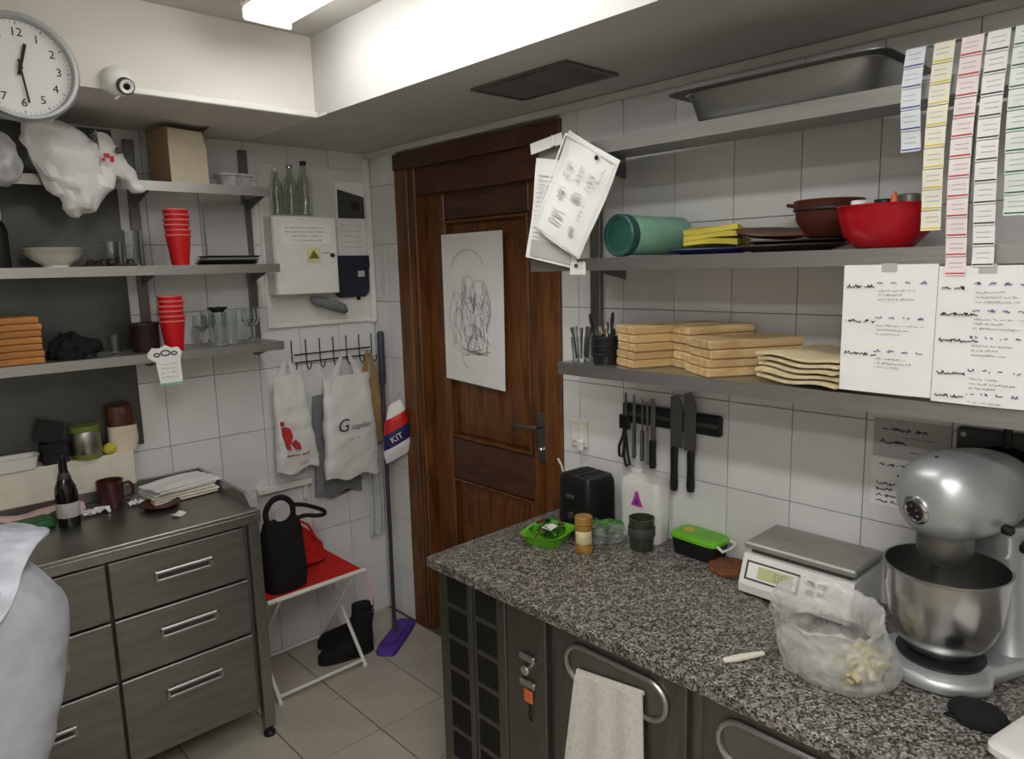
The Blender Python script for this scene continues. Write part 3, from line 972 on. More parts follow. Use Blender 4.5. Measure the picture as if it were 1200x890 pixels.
for k in range(6):
    MB().box((.028 * math.cos(k * 1.05), .028 * math.sin(k * 1.05), .016), (.02, .02, .008), .003).build('petal', 'black_plastic', t, 0)
# tag hanging from the lower shelf
t = thing('hang_tag', 'white basket-shaped paper tag hanging from the lower left shelf edge', 'tag', (.862, 2.764, 1.41))
MB().prism([(-.036, .03), (-.06, .045), (-.062, .062), (-.045, .082), (-.02, .078), (0, .09), (.022, .078), (.045, .08), (.058, .06), (.05, .035), (.052, -.05), (-.026, -.06)], -.0012, 0).build('card', 'paper', t, 0)
MB().bx(-.03, .052, -.0018, -.0013, -.058, -.05).build('blue_edge', 'teal', t, 0)
mb = MB()
for cx, cz, rr in ((-.03, .055, .010), (.03, .057, .010), (0, .06, .016)):
    mb.stroke(curve_s(cx, cz, rr, rr * .6, 0, 6.3), .005, -.0013)
mb.build('dark_marks', 'ink', t, 0)['kind'] = 'stuff'
mb = MB()
rg = random.Random(8)
for k in range(4):
    scrib(mb, -.02, .018 - k * .016, .055, .005, rg, .001, -.0013)
mb.build('small_print', 'ink_grey', t, 0)['kind'] = 'stuff'

# ---- things on the white ledge (z 1.085)
ZL = 1.0855
t = thing('tray', 'white plastic tray with upturned edges on the ledge behind the bottle', 'tray', (.372, 2.99, ZL))
MB().loft([ell(0, 0, 0, .085, .035, 28, 5), ell(0, 0, .045, .095, .042, 28, 5), ell(0, 0, .047, .1, .046, 28, 5), ell(0, 0, .044, .09, .038, 28, 5), ell(0, 0, .006, .08, .031, 28, 5)]).build('body', 'white_plastic', t)
t = thing('black_caddy', 'black square caddy with open flap on the ledge', 'caddy', (.52, 3.0, ZL))
MB().bx(-.04, .04, -.035, .035, 0, .075, .004).build('body', 'black_plastic', t, 0)
MB().box((0, 0, .04), (.085, .008, .08), .002, Matrix.Translation((-.02, .0, .076)) @ Matrix.Rotation(.3, 4, 'Y')).build('flap', 'black_plastic', t, 0)
MB().box((-.065, 0, .05), (.05, .03, .008), .002, Matrix.Rotation(-.35, 4, 'Y')).build('spout', 'black_plastic', t, 0)
t = thing('canister', 'olive and silver canister on the ledge beside the black caddy', 'canister', (.625, 2.995, ZL))
MB().lathe([(0, 0), (.05, 0), (.05, .02), (.05, .118), (.047, .122), (0, .122)], 26).build('body', 'olive', t)
MB().lathe([(.0503, .018), (.0515, .02), (.0515, .10), (.0503, .102)], 26).build('band', 'steel_dull', t)
t = thing('lemon', 'yellow-green lemon on the ledge below the canister', 'lemon', (.70, 2.985, ZL + .022))
MB().lathe([(0, -.028), (.008, -.026), (.018, -.015), (.022, 0), (.018, .015), (.008, .025), (.004, .031), (0, .032)], 18, M=Matrix.Rotation(1.3, 4, 'Y')).build('fruit', 'yellow', t)
MB().cyl((0, 0, .030), .003, .004, 8, Matrix.Rotation(1.3, 4, 'Y')).build('stem', 'olive', t)
t = thing('paper_bag', 'cream paper bag with brown crumpled top on the ledge end', 'bag', (.752, 3.0, ZL))
MB().loft([ell(0, 0, 0, .045, .03, 26, 3), ell(0, 0, .05, .052, .034, 26, 3), ell(0, 0, .1, .05, .033, 26, 3)]).crinkle(.003, 25, 2).build('body', 'cream_card', t, 60)
MB().loft([ell(0, 0, .101, .046, .032, 26, 3), ell(0, 0, .14, .05, .034, 26), ell(-.005, 0, .175, .044, .03, 26), ell(0, 0, .185, .02, .015, 26)]).crinkle(.007, 22, 6).build('crumpled_top', 'brown_clay', t, 60)

# ---- things on the bench top
ZB = BZ + .0006
t = thing('beer_bottle', 'dark glass bottle with white label on the bench', 'bottle', (.505, 2.80, ZB))
MB().lathe([(0, 0), (.033, 0), (.035, .006), (.035, .115), (.032, .14), (.02, .17), (.0145, .19), (.013, .235), (.015, .238), (.015, .248), (0, .25)], 28).build('glass_body', 'bottle_glass', t)
MB().lathe([(.0353, .035), (.0358, .036), (.0358, .085), (.0353, .086)], 28).build('label_sticker', 'paper_grey', t)
MB().lathe([(.0215, .168), (.0218, .169), (.0158, .19), (.0152, .19)], 28).build('neck_label', 'dark_grey', t)
MB().lathe([(.0153, .236), (.0165, .2405), (.0165, .249), (.013, .2535), (0, .2535)], 20).build('cap', 'black_plastic', t)
t = thing('mug', 'dark brown mug standing on the steel bench', 'mug', (.665, 2.905, ZB), -.2)
MB().lathe([(0, 0), (.038, 0), (.041, .004), (.045, .10), (.046, .104), (.042, .103), (.037, .008), (0, .006)], 30).build('body', 'brown_mug', t)
MB().tube(curvy([(.042, 0, .082), (.062, 0, .086), (.073, 0, .07), (.073, 0, .045), (.06, 0, .028), (.040, 0, .026)]), .0055, 10).build('handle', 'brown_mug', t)
t = thing('saucer', 'dark brown round lid lying on the bench in front of napkins', 'lid', (.79, 2.765, ZB))
MB().lathe([(0, 0), (.04, 0), (.06, .008), (.068, .016), (.066, .018), (.055, .012), (0, .006)], 36).build('dish', 'brown_clay', t)
MB().lathe([(.060, .0085), (.072, .017), (.070, .020), (.064, .018)], 36).build('rim', 'dark_brown', t)
rg = random.Random(3)
for k in range(6):
    m = 'paper' if k > 2 else 'paper_warm'
    t = MB().sheet(lambda u, v: (-.12 + .24 * u, -.065 + .13 * v, .004 * math.sin(u * 5 + k) * v + .002 * math.sin(v * 7)), 12, 8, .006).build('napkin', m, None)
    place(tag(t, ('cream napkin at the bottom of the bench pile', 'cream napkin second from the bottom of the bench pile', 'cream napkin third in the bench pile', 'white napkin fourth in the bench pile', 'white napkin just below the top of the bench pile', 'white napkin topmost of the bench pile')[k], 'napkin', 'pile of napkins on the bench'),
          (.895 + rg.uniform(-.012, .012), 2.845 + rg.uniform(-.012, .012), ZB + .008 + k * .0105), (0, 0, .12 + rg.uniform(-.1, .1)))
place(tag(MB().sheet(lambda u, v: (-.022 + .044 * u, -.016 + .032 * v, .006 * (u - .5) ** 2 * 4 + .004 * v), 6, 5, .0012).build('paper_scrap', 'paper', None), 'small folded white paper scrap on the bench edge', 'paper'), (.805, 2.615, ZB + .0012), (0, 0, .5))
t = thing('green_box', 'flat green plastic box lid on the bench near the person', 'lid', (.405, 2.86, ZB + .0), .1)
MB().bx(-.06, .06, -.045, .045, 0, .028, .005).build('lid_shell', 'green_dark', t, 0)
MB().bx(-.05, .05, -.035, .035, .0285, .031, .001).build('raised_panel', 'green_dark', t, 0)
t = thing('cloth', 'crumpled pale pink cloth lying along the back of the bench', 'cloth', (.42, 2.95, ZB))
MB().sheet(lambda u, v: (-.16 + .32 * u, -.045 + .085 * v, .022 + .022 * noise.noise(Vector((u * 5, v * 3, 1.7))) + .012 * math.sin(v * PI)), 26, 12, .003).build('folds', 'pink_strip', t, 70)
t = thing('paper_wrapper', 'white crumpled paper next to the mug on the bench', 'paper', (.60, 2.865, ZB))
MB().sheet(lambda u, v: (-.045 + .09 * u, -.03 + .06 * v, .012 + .018 * noise.noise(Vector((u * 6, v * 5, 4.2)))), 14, 10, .0012).build('crumple', 'paper', t, 70)
t = thing('paper_wrapper', 'small white paper ball between mug and napkins', 'paper', (.735, 2.86, ZB))
MB().sheet(lambda u, v: (-.025 + .05 * u, -.02 + .04 * v, .012 + .014 * noise.noise(Vector((u * 6, v * 5, 7.2)))), 12, 10, .0012).build('crumple', 'paper', t, 70)

# ================================================================== corner with electrical box
board = thing('wall_board', 'white notice board panel on the wall behind the electrical box', 'board', (1.655, YW - .0085, 1.86))
MB().bx(-.27, .268, -.008, -.0005, -.34, .36, .002).build('panel', 'white_metal', board, 0)
MB().bx(-.275, .272, -.018, -.0085, -.355, -.335, .003).build('ledge', 'white_plastic', board, 0)
MB().bx(.258, .272, -.016, -.0085, -.334, .36, .002).build('side_bead', 'white_plastic', board, 0)
MB().bx(.1, .255, -.0088, -.0081, -.05, .30).build('sheet', 'paper', board, 0)
mb = MB()
rg = random.Random(31)
for k in range(5):
    scrib(mb, .12, .10 - k * .025, .11, .006, rg, .001, -.0089)
mb.build('print_lines', 'ink_grey', board, 0)['kind'] = 'stuff'
ph = thing('photo', 'small dark photograph pinned on the white board', 'photo', (1.835, YW - .0178, 2.06))
MB().prism([(-.07, .066), (.072, .034), (.075, -.066), (-.072, -.066)], -.0015, 0).build('print', 'dark_grey', ph, 0)
MB().box((.02, -.0018, -.01), (.045, .0005, .04)).build('figure', 'black_plastic', ph, 0)
ebox = thing('electrical_box', 'white electrical box with yellow warning sticker on the wall', 'electrical box', (1.545, YW - .017, 1.8215))
MB().bx(-.15, .15, -.085, -.0005, -.17, .17, .004).build('case', 'white_metal', ebox, 0)
edoor = MB().bx(-.148, .148, -.097, -.0855, -.168, .168, .004).build('door', 'white_plastic', ebox, 0)
MB().bx(-.118, .118, -.0982, -.0971, .05, .135, .0004).build('label_sheet', 'paper', edoor, 0)
mb = MB()
rg = random.Random(14)
for k, ln in enumerate((.19, .19, .15, .15)):
    scrib(mb, -.10 + (.19 - ln) / 2, .118 - k * .018, ln, .005, rg, .0016, -.0983)
mb.build('print_lines', 'ink_grey', edoor, 0)['kind'] = 'stuff'
MB().box((.03, -.0975, .0), (.066, .0007, .066)).build('warning_sticker', 'pale_yellow', edoor, 0)
MB().prism([(.004, -.014), (.056, -.014), (.03, .024)], -.0987, -.0981).build('warning_triangle', 'olive', edoor, 0)
MB().lathe([(0, 0), (.009, 0), (.009, .012), (.006, .016), (0, .016)], 16, M=Matrix.Translation((.118, -.0972, .0)) @ MX).build('lock', 'black_plastic', edoor)
MB().bx(.118 - .045, .108, -.099, -.0972, .009, .0125).build('latch_mark', 'ink_grey', edoor, 0)
# bottles on top of the box
for k, (x, y, h, rr, cm) in enumerate(((1.445, 2.985, .20, .026, 'white_plastic'), (1.51, 2.985, .215, .028, 'chrome'), (1.575, 2.98, .235, .029, 'black_plastic'))):
    t = thing('glass_bottle', ('clear glass bottle with white stopper', 'clear glass bottle with steel cap', 'clear glass bottle with black cap')[k] + ' on top of the electrical box', 'bottle', (x, y, 1.9922), 0, 'bottles on the electrical box')
    MB().lathe([(0, 0), (rr, 0), (rr, h * .6), (rr * .9, h * .68), (rr * .42, h * .8), (rr * .4, h * .93), (rr * .34, h * .93), (rr * .36, h * .8), (rr * .82, h * .67), (rr * .88, .008), (0, .006)], 24).build('glass_body', 'glass_green', t)
    MB().cyl((0, 0, h * .932), rr * .5, h * .075, 14, bevel=.002).build('cap', cm, t)
# navy holder
t = thing('document_pouch', 'navy blue document pouch hanging right of the electrical box', 'pouch', (1.805, YW - .033, 1.725))
MB().loft([[(px, py, z) for px, py, _ in ell(0, 0, 0, rx, ry, 24, 6)] for z, rx, ry in ((.095, .092, .006), (.06, .095, .012), (-.05, .093, .014), (-.08, .088, .011), (-.098, .07, .006))]).build('pouch', 'navy_cloth', t)
MB().prism([(-.093, .096), (.093, .096), (.095, .04), (-.095, .04)], -.0165, -.0148).build('flap', 'navy_cloth', t, 0)
MB().box((.045, -.0172, .01), (.035, .0008, .028)).build('badge', 'paper_grey', t, 0)
MB().box((.03, -.005, -.106), (.02, .006, .016), .002).build('tab', 'black_cloth', t, 0)
t = thing('cloth_roll', 'grey rolled cloth wedged on the ledge below the electrical box', 'cloth', (1.665, YW - .06, 1.598))
MB().loft([[(x, y, z + zz) for y, z, _ in ell(0, 0, 0, r, r * .8, 24)] for x, r, zz in ((-.09, .012, .03), (-.07, .026, .022), (-.02, .032, .008), (.04, .033, -.008), (.075, .028, -.022), (.09, .012, -.03))]).crinkle(.004, 24, 3).build('roll', 'grey_cloth', t, 60)
MB().lathe([(.026, 0), (.0275, .002), (.0275, .012), (.026, .014)], 20, M=Matrix.Translation((.0, 0, .002)) @ Matrix.Rotation(1.2, 4, 'Y')).build('tie', 'paper_grey', t)
# cable duct in the corner
tag(MB().bx(1.905, 1.934, YW - .040, YW - .0085, 1.50, ZS - .03, .003).build('cable_duct', 'white_plastic', None, 0), 'white vertical cable duct in the corner beside the door', 'duct')
tag(MB().bx(1.27, 1.53, YW - .045, YW - .0085, .772, .80, .003).bx(1.49, 1.51, YW - .03, YW - .0086, .70, .7715, .002).build('pipe_duct', 'white_plastic', None, 0), 'short white horizontal duct on the wall behind the red stool', 'duct')

# ---- hook rail of bent wire
rail = thing('hook_rail', 'black wire coat rail with hooks on the back wall', 'hook rail', (1.695, YW - .0085, 1.36))
for z in (.018, -.018):
    MB().tube([(-.2, -.012, z), (.2, -.012, z)], .0032, 8).build('wire', 'black_plastic', rail)
for k in range(7):
    x = -.21 + .07 * k
    MB().tube([(x, -.008, .085), (x, -.008, -.02), (x, -.016, -.045), (x, -.034, -.05), (x, -.048, -.036), (x, -.05, -.018)], .0028, 8).build('hook', 'black_plastic', rail)

# ---- carrier bags on the hooks
def carrier(name, label, cx, y, zt, zb, wt, wb, dep, m, seed, skew=0.0, handles=True, amp=.007, hm=None):
    t = thing(name, label, 'bag', (cx, y, zb))
    h = zt - zb
    rings = []
    n = 12
    for i in range(n + 1):
        f = i / n
        wd = wb + (wt - wb) * f
        d = dep * (.5 + .5 * math.sin(PI * min(1, .12 + f * .9))) * (1 - .75 * f ** 3)
        zz = f * h
        rings.append([(px + skew * (1 - f), py, zz + (.012 * math.sin(px * 40) if i == 0 else 0)) for px, py, _ in ell(0, 0, 0, wd / 2, d / 2, 64, 3.2)])
    MB().skinloft(rings, 3).crinkle(amp, 13, seed).crease(amp * .55, 16, seed).build('bag_body', m, t, 70)
    if handles:
        for s in (-1, 1):
            x0 = s * wt * .30
            MB().sheet(lambda u, v: (x0 + (u - .5) * .05 * (1 - .75 * v) - x0 * v * .75, -.004 * s, h - .03 + (1.375 - zt + .02) * v), 5, 8, .002).build('handle', hm or m, t, 70)
    return t
b1 = carrier('carrier_bag', 'white carrier bag with a red letter logo hanging left on the hook rail', 1.425, 2.965, 1.30, .868, .135, .20, .07, 'bag_white', 2, .02)
fx = -.05
mb = MB()
for q in ([(-.062, .205), (-.045, .21), (-.028, .20), (-.018, .165), (-.03, .13), (-.05, .14), (-.06, .17)], [(-.02, .13), (-.004, .145), (.012, .128), (.02, .10), (-.006, .104)], [(-.068, .232), (-.055, .236), (-.052, .222), (-.064, .216)], [(-.052, .14), (-.034, .128), (-.028, .10), (-.045, .11)]):
    mb.prism(q, -.046, -.030)
mb.build('red_logo', 'ink_red', b1, 0)
mb = MB(); scrib(mb, -.055, .075, .105, .009, random.Random(5), .003, -.043); mb.build('red_lettering', 'ink_red', b1, 0)['kind'] = 'stuff'
mb = MB(); scrib(mb, .01, .035, .04, .006, random.Random(6), .0018, -.041); mb.build('small_print', 'ink_grey', b1, 0)['kind'] = 'stuff'
b2 = carrier('carrier_bag', 'white carrier bag with dark script lettering hanging on the hook rail', 1.705, 2.945, 1.27, .785, .24, .285, .09, 'bag_white', 7)
text('script_lettering', 'G', .085, 'ink', b2, (-.062, -.051, .255), shear=.2)
text('script_lettering', 'uaplier', .040, 'ink', b2, (.032, -.051, .246), shear=.3)
mb = MB(); scrib(mb, -.04, .19, .07, .007, random.Random(9), .002, -.051); mb.build('small_print', 'ink_grey', b2, 0)['kind'] = 'stuff'
b3 = carrier('paper_carrier', 'brown paper bag hanging behind the white script bag', 1.872, 3.01, 1.22, .90, .10, .115, .05, 'bag_brown', 4)
b4 = carrier('cloth_bag', 'grey cloth bag showing below the white script bag', 1.67, 3.018, 1.18, .69, .22, .25, .03, 'grey_cloth', 6, handles=False, amp=.003)
t = thing('rag', 'pale rag hanging low in the corner beside the mop', 'rag', (1.868, 3.02, .42))
MB().sheet(lambda u, v: (-.04 + .085 * u + .01 * math.sin(v * 4), -.012 * math.sin(u * 12 + v) , .5 * v), 14, 14, .003).build('cloth', 'pale_cloth', t, 70)
MB().tube([(.0, 0, .49), (.0, .005, .53), (.0, .012, .56)], .003, 6).build('loop', 'pale_cloth', t)
# blue, red and white bag hung on the wall strip beside the door
t = thing('chip_bag', 'red white and navy snack bag hanging between mop and door frame', 'bag', (1.875, 2.81, .86), -.55)
zs = [(0, .055, .008), (.05, .064, .03), (.13, .062, .034), (.2, .05, .026), (.27, .03, .006)]
def cring(z, wd, d, yo=0):
    return [(px, py, z) for px, py, _ in ell(0, 0, 0, wd, d, 28, 2.6)]
def seg(z0, z1, nm, m):
    a = []
    for i in range(6):
        z = z0 + (z1 - z0) * i / 5
        for (za, wa, da), (zb, wb, db) in zip(zs, zs[1:]):
            if za <= z <= zb + 1e-9:
                f = (z - za) / (zb - za)
                a.append([(p[0], p[1], p[2] + p[0] * .5) for p in cring(z, wa + (wb - wa) * f, da + (db - da) * f)])
                break
    MB().loft(a).crinkle(.002, 30, 1).build(nm, m, t, 60)
seg(0, .07, 'white_base', 'paper')
seg(.07, .145, 'navy_band', 'navy')
seg(.145, .21, 'red_band', 'red_plastic')
seg(.21, .27, 'white_top', 'paper')
text('lettering', 'KIT', .042, 'paper', t, (0, -.0365, .105), roll=math.atan(.5))
MB().tube([(0, 0, .268), (.02, .02, .32), (.035, .02, .36)], .002, 6).build('string', 'paper_grey', t)

# ---- flat mop leaning in the corner
mop = thing('flat_mop', 'flat mop with purple head and dark pole leaning in the corner', 'mop', (1.768, 2.737, 0), .62)
MB().loft([ell(0, 0, 0, .165, .05, 32, 6), ell(0, 0, .018, .165, .05, 32, 6), ell(0, 0, .026, .150, .042, 32, 6)]).crinkle(.003, 40, 2).build('mop_pad', 'purple', mop, 60)
MB().bx(-.10, .10, -.03, .03, .0265, .036, .004).build('clamp_plate', 'purple', mop, 0)
Mi = Matrix.Rotation(-.62, 4, 'Z')
p0, p1 = Mi @ Vector((.05, .09, .06)), Mi @ Vector((1.888 - 1.768, 2.925 - 2.737, 1.20))
MB().tube([(0, 0, .03), Mi @ Vector((.02, .04, .045)), p0], .012, 10).build('joint', 'pole_blue', mop)
MB().tube([p0, p1], .010, 12).build('pole', 'pole_blue', mop)
p2 = p1 + (p1 - p0).normalized() * .26
MB().tube([p1, p1 + (p2 - p1) * .05, p2 - (p2 - p1) * .05, p2], [.011, .017, .017, .012], 12).build('grip', 'pole_blue', mop)

# ---- folding stool with red seat
stool = thing('folding_stool', 'folding stool with red fabric seat and white tube legs beside the bench', 'stool', (1.33, 2.80, 0))
SZ = .452
def seat_fn(u, v):
    x, y = -.215 + .43 * u, -.165 + .36 * v
    return (x, y, SZ - .022 * math.sin(PI * u) * (.6 + .4 * math.sin(PI * v)))
MB().sheet(seat_fn, 14, 12, .004).build('seat', 'red_cloth', stool, 60)
for y in (-.172, .20):
    MB().tube([(-.225, y, SZ), (.225, y, SZ)], .010, 12).build('seat_rail', 'white_metal', stool)
for s, x in ((1, -.2), (1, .2), (-1, -.17), (-1, .17)):
    ya, yb = (.19, -.165) if s > 0 else (-.165, .19)
    MB().tube([(x, ya, SZ - .011), (x, yb, .012)], .0085, 12).build('leg', 'white_metal', stool)
for y, x in ((-.155, .2), (.178, .17)):
    z = .025 
    MB().tube([(-x, y, z + .004), (x, y, z + .004)], .0075, 10).build('stretcher', 'white_metal', stool)
for x, y in ((-.2, -.165), (.2, -.165), (-.17, .19), (.17, .19)):
    MB().cyl((x, y, 0), .011, .014, 12, bevel=.002).build('foot_cap', 'white_plastic', stool)
# red cloth bag lying behind on the seat
t = thing('red_bag', 'red cloth bag slumped on the stool behind the black handbag', 'bag', (1.40, 2.905, SZ + .006))
MB().loft([ell(0, 0, 0, .10, .06, 30, 3), ell(0, 0, .06, .095, .058, 30), ell(-.02, .01, .13, .065, .04, 30), ell(-.03, .02, .17, .03, .02, 30), ell(-.03, .02, .18, .008, .006, 30)]).crinkle(.012, 14, 8).build('bag_body', 'red_cloth', t, 70)
MB().tube([(-.05, .0, .16), (-.02, -.03, .20), (.02, -.04, .17), (.05, -.045, .10)], .006, 8).build('strap', 'red_cloth', t)
for s in t.children:
    s.location.z += .006
# black handbag
hb = thing('handbag', 'black handbag with long strap standing on the red stool', 'handbag', (1.235, 2.735, SZ - .012), .15)
MB().loft([ell(0, 0, .003, .085, .05, 32, 4), ell(0, 0, .05, .092, .055, 32, 4), ell(0, 0, .25, .085, .04, 32, 4), ell(0, 0, .30, .078, .022, 32, 4)]).crinkle(.005, 12, 5).build('bag_body', 'black_cloth', hb, 60)
MB().tube(curvy([(-.06, 0, .29), (-.065, 0, .35), (-.03, 0, .39), (.02, 0, .39), (.06, 0, .35), (.06, 0, .29)]), .012, 10).build('handle', 'black_cloth', hb)
MB().tube(curvy([(.055, 0, .35), (.11, -.01, .335), (.17, -.02, .305), (.20, -.025, .285), (.195, -.03, .272), (.15, -.035, .28), (.10, -.03, .295), (.06, -.02, .29)]), .009, 10).build('strap', 'black_cloth', hb)
MB().lathe([(0, 0), (.035, 0), (.035, .002), (0, .002)], 20, M=Matrix.Translation((-.005, -.02, .325)) @ MX, sy=.7).build('lining', 'paper_grey', hb)
# thin cord dangling from the stool
place(tag(MB().tube(curvy([(0, 0, .46), (.012, -.005, .40), (.022, -.004, .33), (.02, 0, .26), (.012, 0, .33), (-.004, .002, .40), (-.008, .0, .455)]), .004, 8).build('drawstring', 'pink_strip', None), 'pinkish drawstring dangling from the corner of the red stool', 'cord'), (1.578, 2.66, 0))
# boots
def boot(loc, rz, lab):
    t = thing('ankle_boot', lab, 'boot', loc, rz, 'black boots under the stool')
    MB().loft([[(p[0], p[1], p[2] + zo) for p in ell(cx, 0, 0, rx, ry, 22, 2.6)] for cx, rx, ry, zo in ((.03, .128, .042, .012), (.03, .13, .045, .03), (.02, .12, .044, .055), (-.035, .062, .042, .085), (-.05, .048, .04, .12), (-.055, .05, .043, .175), (-.055, .046, .038, .178))]).crinkle(.003, 20, 2).build('upper', 'black_cloth', t, 50)
    MB().loft([ell(.03, 0, 0, .132, .046, 22, 2.6), ell(.03, 0, .013, .132, .046, 22, 2.6)]).build('sole', 'black_plastic', t)
    MB().tube([(-.09, 0, .165), (-.112, 0, .19), (-.105, 0, .15)], .004, 6).build('pull_loop', 'black_cloth', t)
    return t
boot((1.605, 2.87, 0), 2.75, 'black ankle boot standing beside the purple mop head')
boot((1.545, 2.765, 0), 2.95, 'black ankle boot nearer to the stool leg')

# ================================================================== person bending over at the bench
PX, PY = .160, 2.14
person = thing('person', 'person in pale grey trousers and white-blue top bending over', 'person', (PX, PY, 0))
person.scale = (1.09, 1.09, 1.09)
def skin(name, verts, edges, radii, m, parent, sub=2, root=0, folds=None):
    me = bpy.data.meshes.new(name)
    me.from_pydata([Vector(v) for v in verts], edges, [])
    o = bpy.data.objects.new(name, me)
    COL.objects.link(o)
    sk = o.modifiers.new('skin', 'SKIN')
    sk.use_smooth_shade = True
    for i, r in enumerate(radii):
        d = me.skin_vertices[0].data[i]
        d.radius = r if isinstance(r, tuple) else (r, r)
        d.use_root = (i == root)
    su = o.modifiers.new('sub', 'SUBSURF')
    su.levels = su.render_levels = sub
    bpy.context.view_layer.update()
    m2 = bpy.data.meshes.new_from_object(o.evaluated_get(bpy.context.evaluated_depsgraph_get()))
    bpy.data.objects.remove(o)
    if folds:
        for v in m2.vertices:
            v.co += folds(v.co)
    m2.name = name
    return link_mesh(name, m2, m, parent, 180)
# joints (local, facing -x and bent forward)
PE = (.02, 0, .93); CH = (-.30, 0, 1.06); NK = (-.45, 0, 1.10); HDc = (-.56, 0, 1.06)
WA = (-.10, 0, 1.00)
def leg(s):
    return [(.0, s * .10, .86), (-.03, s * .115, .48), (.01, s * .115, .09), (-.06, s * .12, .035), (-.15, s * .125, .03)]
V = [PE, WA, CH, NK, (-.50, 0, 1.09), HDc, (-.63, 0, 1.02)]
Rr_ = [(.14, .12), (.115, .10), (.15, .11), .055, .055, .095, .085]
Ed = [(0, 1), (1, 2), (2, 3), (3, 4), (4, 5), (5, 6)]
for s in (-1, 1):
    b = len(V)
    V += leg(s); Rr_ += [.088, .055, .04, .042, .03]
    Ed += [(0, b), (b, b + 1), (b + 1, b + 2), (b + 2, b + 3), (b + 3, b + 4)]
    b = len(V)
    V += [(-.37, s * .17, 1.06), (-.44, s * .18, .80), (-.58, s * .17, .66), (-.63, s * .16, .62)]
    Rr_ += [.05, .04, .032, .028]
    Ed += [(2, b), (b, b + 1), (b + 1, b + 2), (b + 2, b + 3)]
    hb_ = b + 3
    for k, (dx, dy, ln) in enumerate(((-.03, -.030, .07), (-.04, -.011, .08), (-.04, .010, .075), (-.03, .030, .06))):
        q = len(V)
        base = V[hb_]
        V += [(base[0] + dx, base[1] + dy, base[2] - .035), (base[0] + dx * 1.3, base[1] + dy * 1.1, base[2] - .035 - ln * .5), (base[0] + dx * 1.1, base[1] + dy * 1.1, base[2] - .035 - ln)]
        Rr_ += [.011, .009, .008]
        Ed += [(hb_, q), (q, q + 1), (q + 1, q + 2)]
    q = len(V)
    V += [(base[0] + .02, base[1] - s * .03, base[2] - .02), (base[0] + .01, base[1] - s * .045, base[2] - .06)]
    Rr_ += [.012, .009]
    Ed += [(hb_, q), (q, q + 1)]
skin('body', V, Ed, Rr_, 'skin', person)
def fold(v):
    n_ = noise.noise(Vector((v.x * 5, v.y * 5, v.z * 15))) * .012
    return Vector((n_, n_ * .3, 0)) * (1 if v.z < .86 else .35)
mb = MB()
mb.skinloft([[(x * 1.0, y, z + (x - cx) * -.25) for x, y, z in ell(cx, 0, z0, rx, ry, 48, 2.2)] for cx, z0, rx, ry in
             ((-.065, 1.03, .115, .15), (-.045, 1.0, .135, .165), (-.02, .95, .165, .182), (-.005, .88, .182, .192), (.0, .80, .178, .194), (.0, .72, .158, .188), (-.003, .66, .138, .175), (-.006, .60, .10, .14))], 5)
for s in (-1, 1):
    mb.skinloft([ell(cx, s * .10, z0, rx, ry, 36, 2.1) for cx, z0, rx, ry in ((.0, .84, .10, .07), (.0, .74, .135, .092), (-.004, .66, .138, .096), (-.008, .58, .126, .092), (-.02, .48, .108, .086), (-.01, .26, .092, .078), (.0, .07, .082, .072))], 6)
tro = mb.build('trousers', 'trouser_cloth', None, 80)
rm = tro.modifiers.new('remesh', 'REMESH')
rm.mode, rm.voxel_size = 'VOXEL', .014
sm = tro.modifiers.new('smooth', 'SMOOTH')
sm.factor, sm.iterations = .5, 14
bpy.context.view_layer.update()
me = bpy.data.meshes.new_from_object(tro.evaluated_get(bpy.context.evaluated_depsgraph_get()))
bpy.data.objects.remove(tro)
for v in me.vertices:
    v.co += fold(v.co)
me.name = 'trousers'
link_mesh('trousers', me, 'trouser_cloth', person, 180)
SV = [(-.045, 0, 1.0), (-.12, 0, 1.015), (-.30, 0, 1.065), (-.42, 0, 1.095)]
SR = [(.175, .15), (.155, .135), (.165, .135), (.075, .07)]
SE = [(0, 1), (1, 2), (2, 3)]
for s in (-1, 1):
    b = len(SV)
    SV += [(-.37, s * .18, 1.06), (-.44, s * .185, .82), (-.55, s * .18, .69)]
    SR += [.075, .06, .048]
    SE += [(2, b), (b, b + 1), (b + 1, b + 2)]
skin('top', SV, SE, SR, 'shirt_cloth', person, 2, folds=lambda c: Vector((0, 0, noise.noise(Vector((c.x * 14, c.y * 9, c.z * 9))) * .014)))
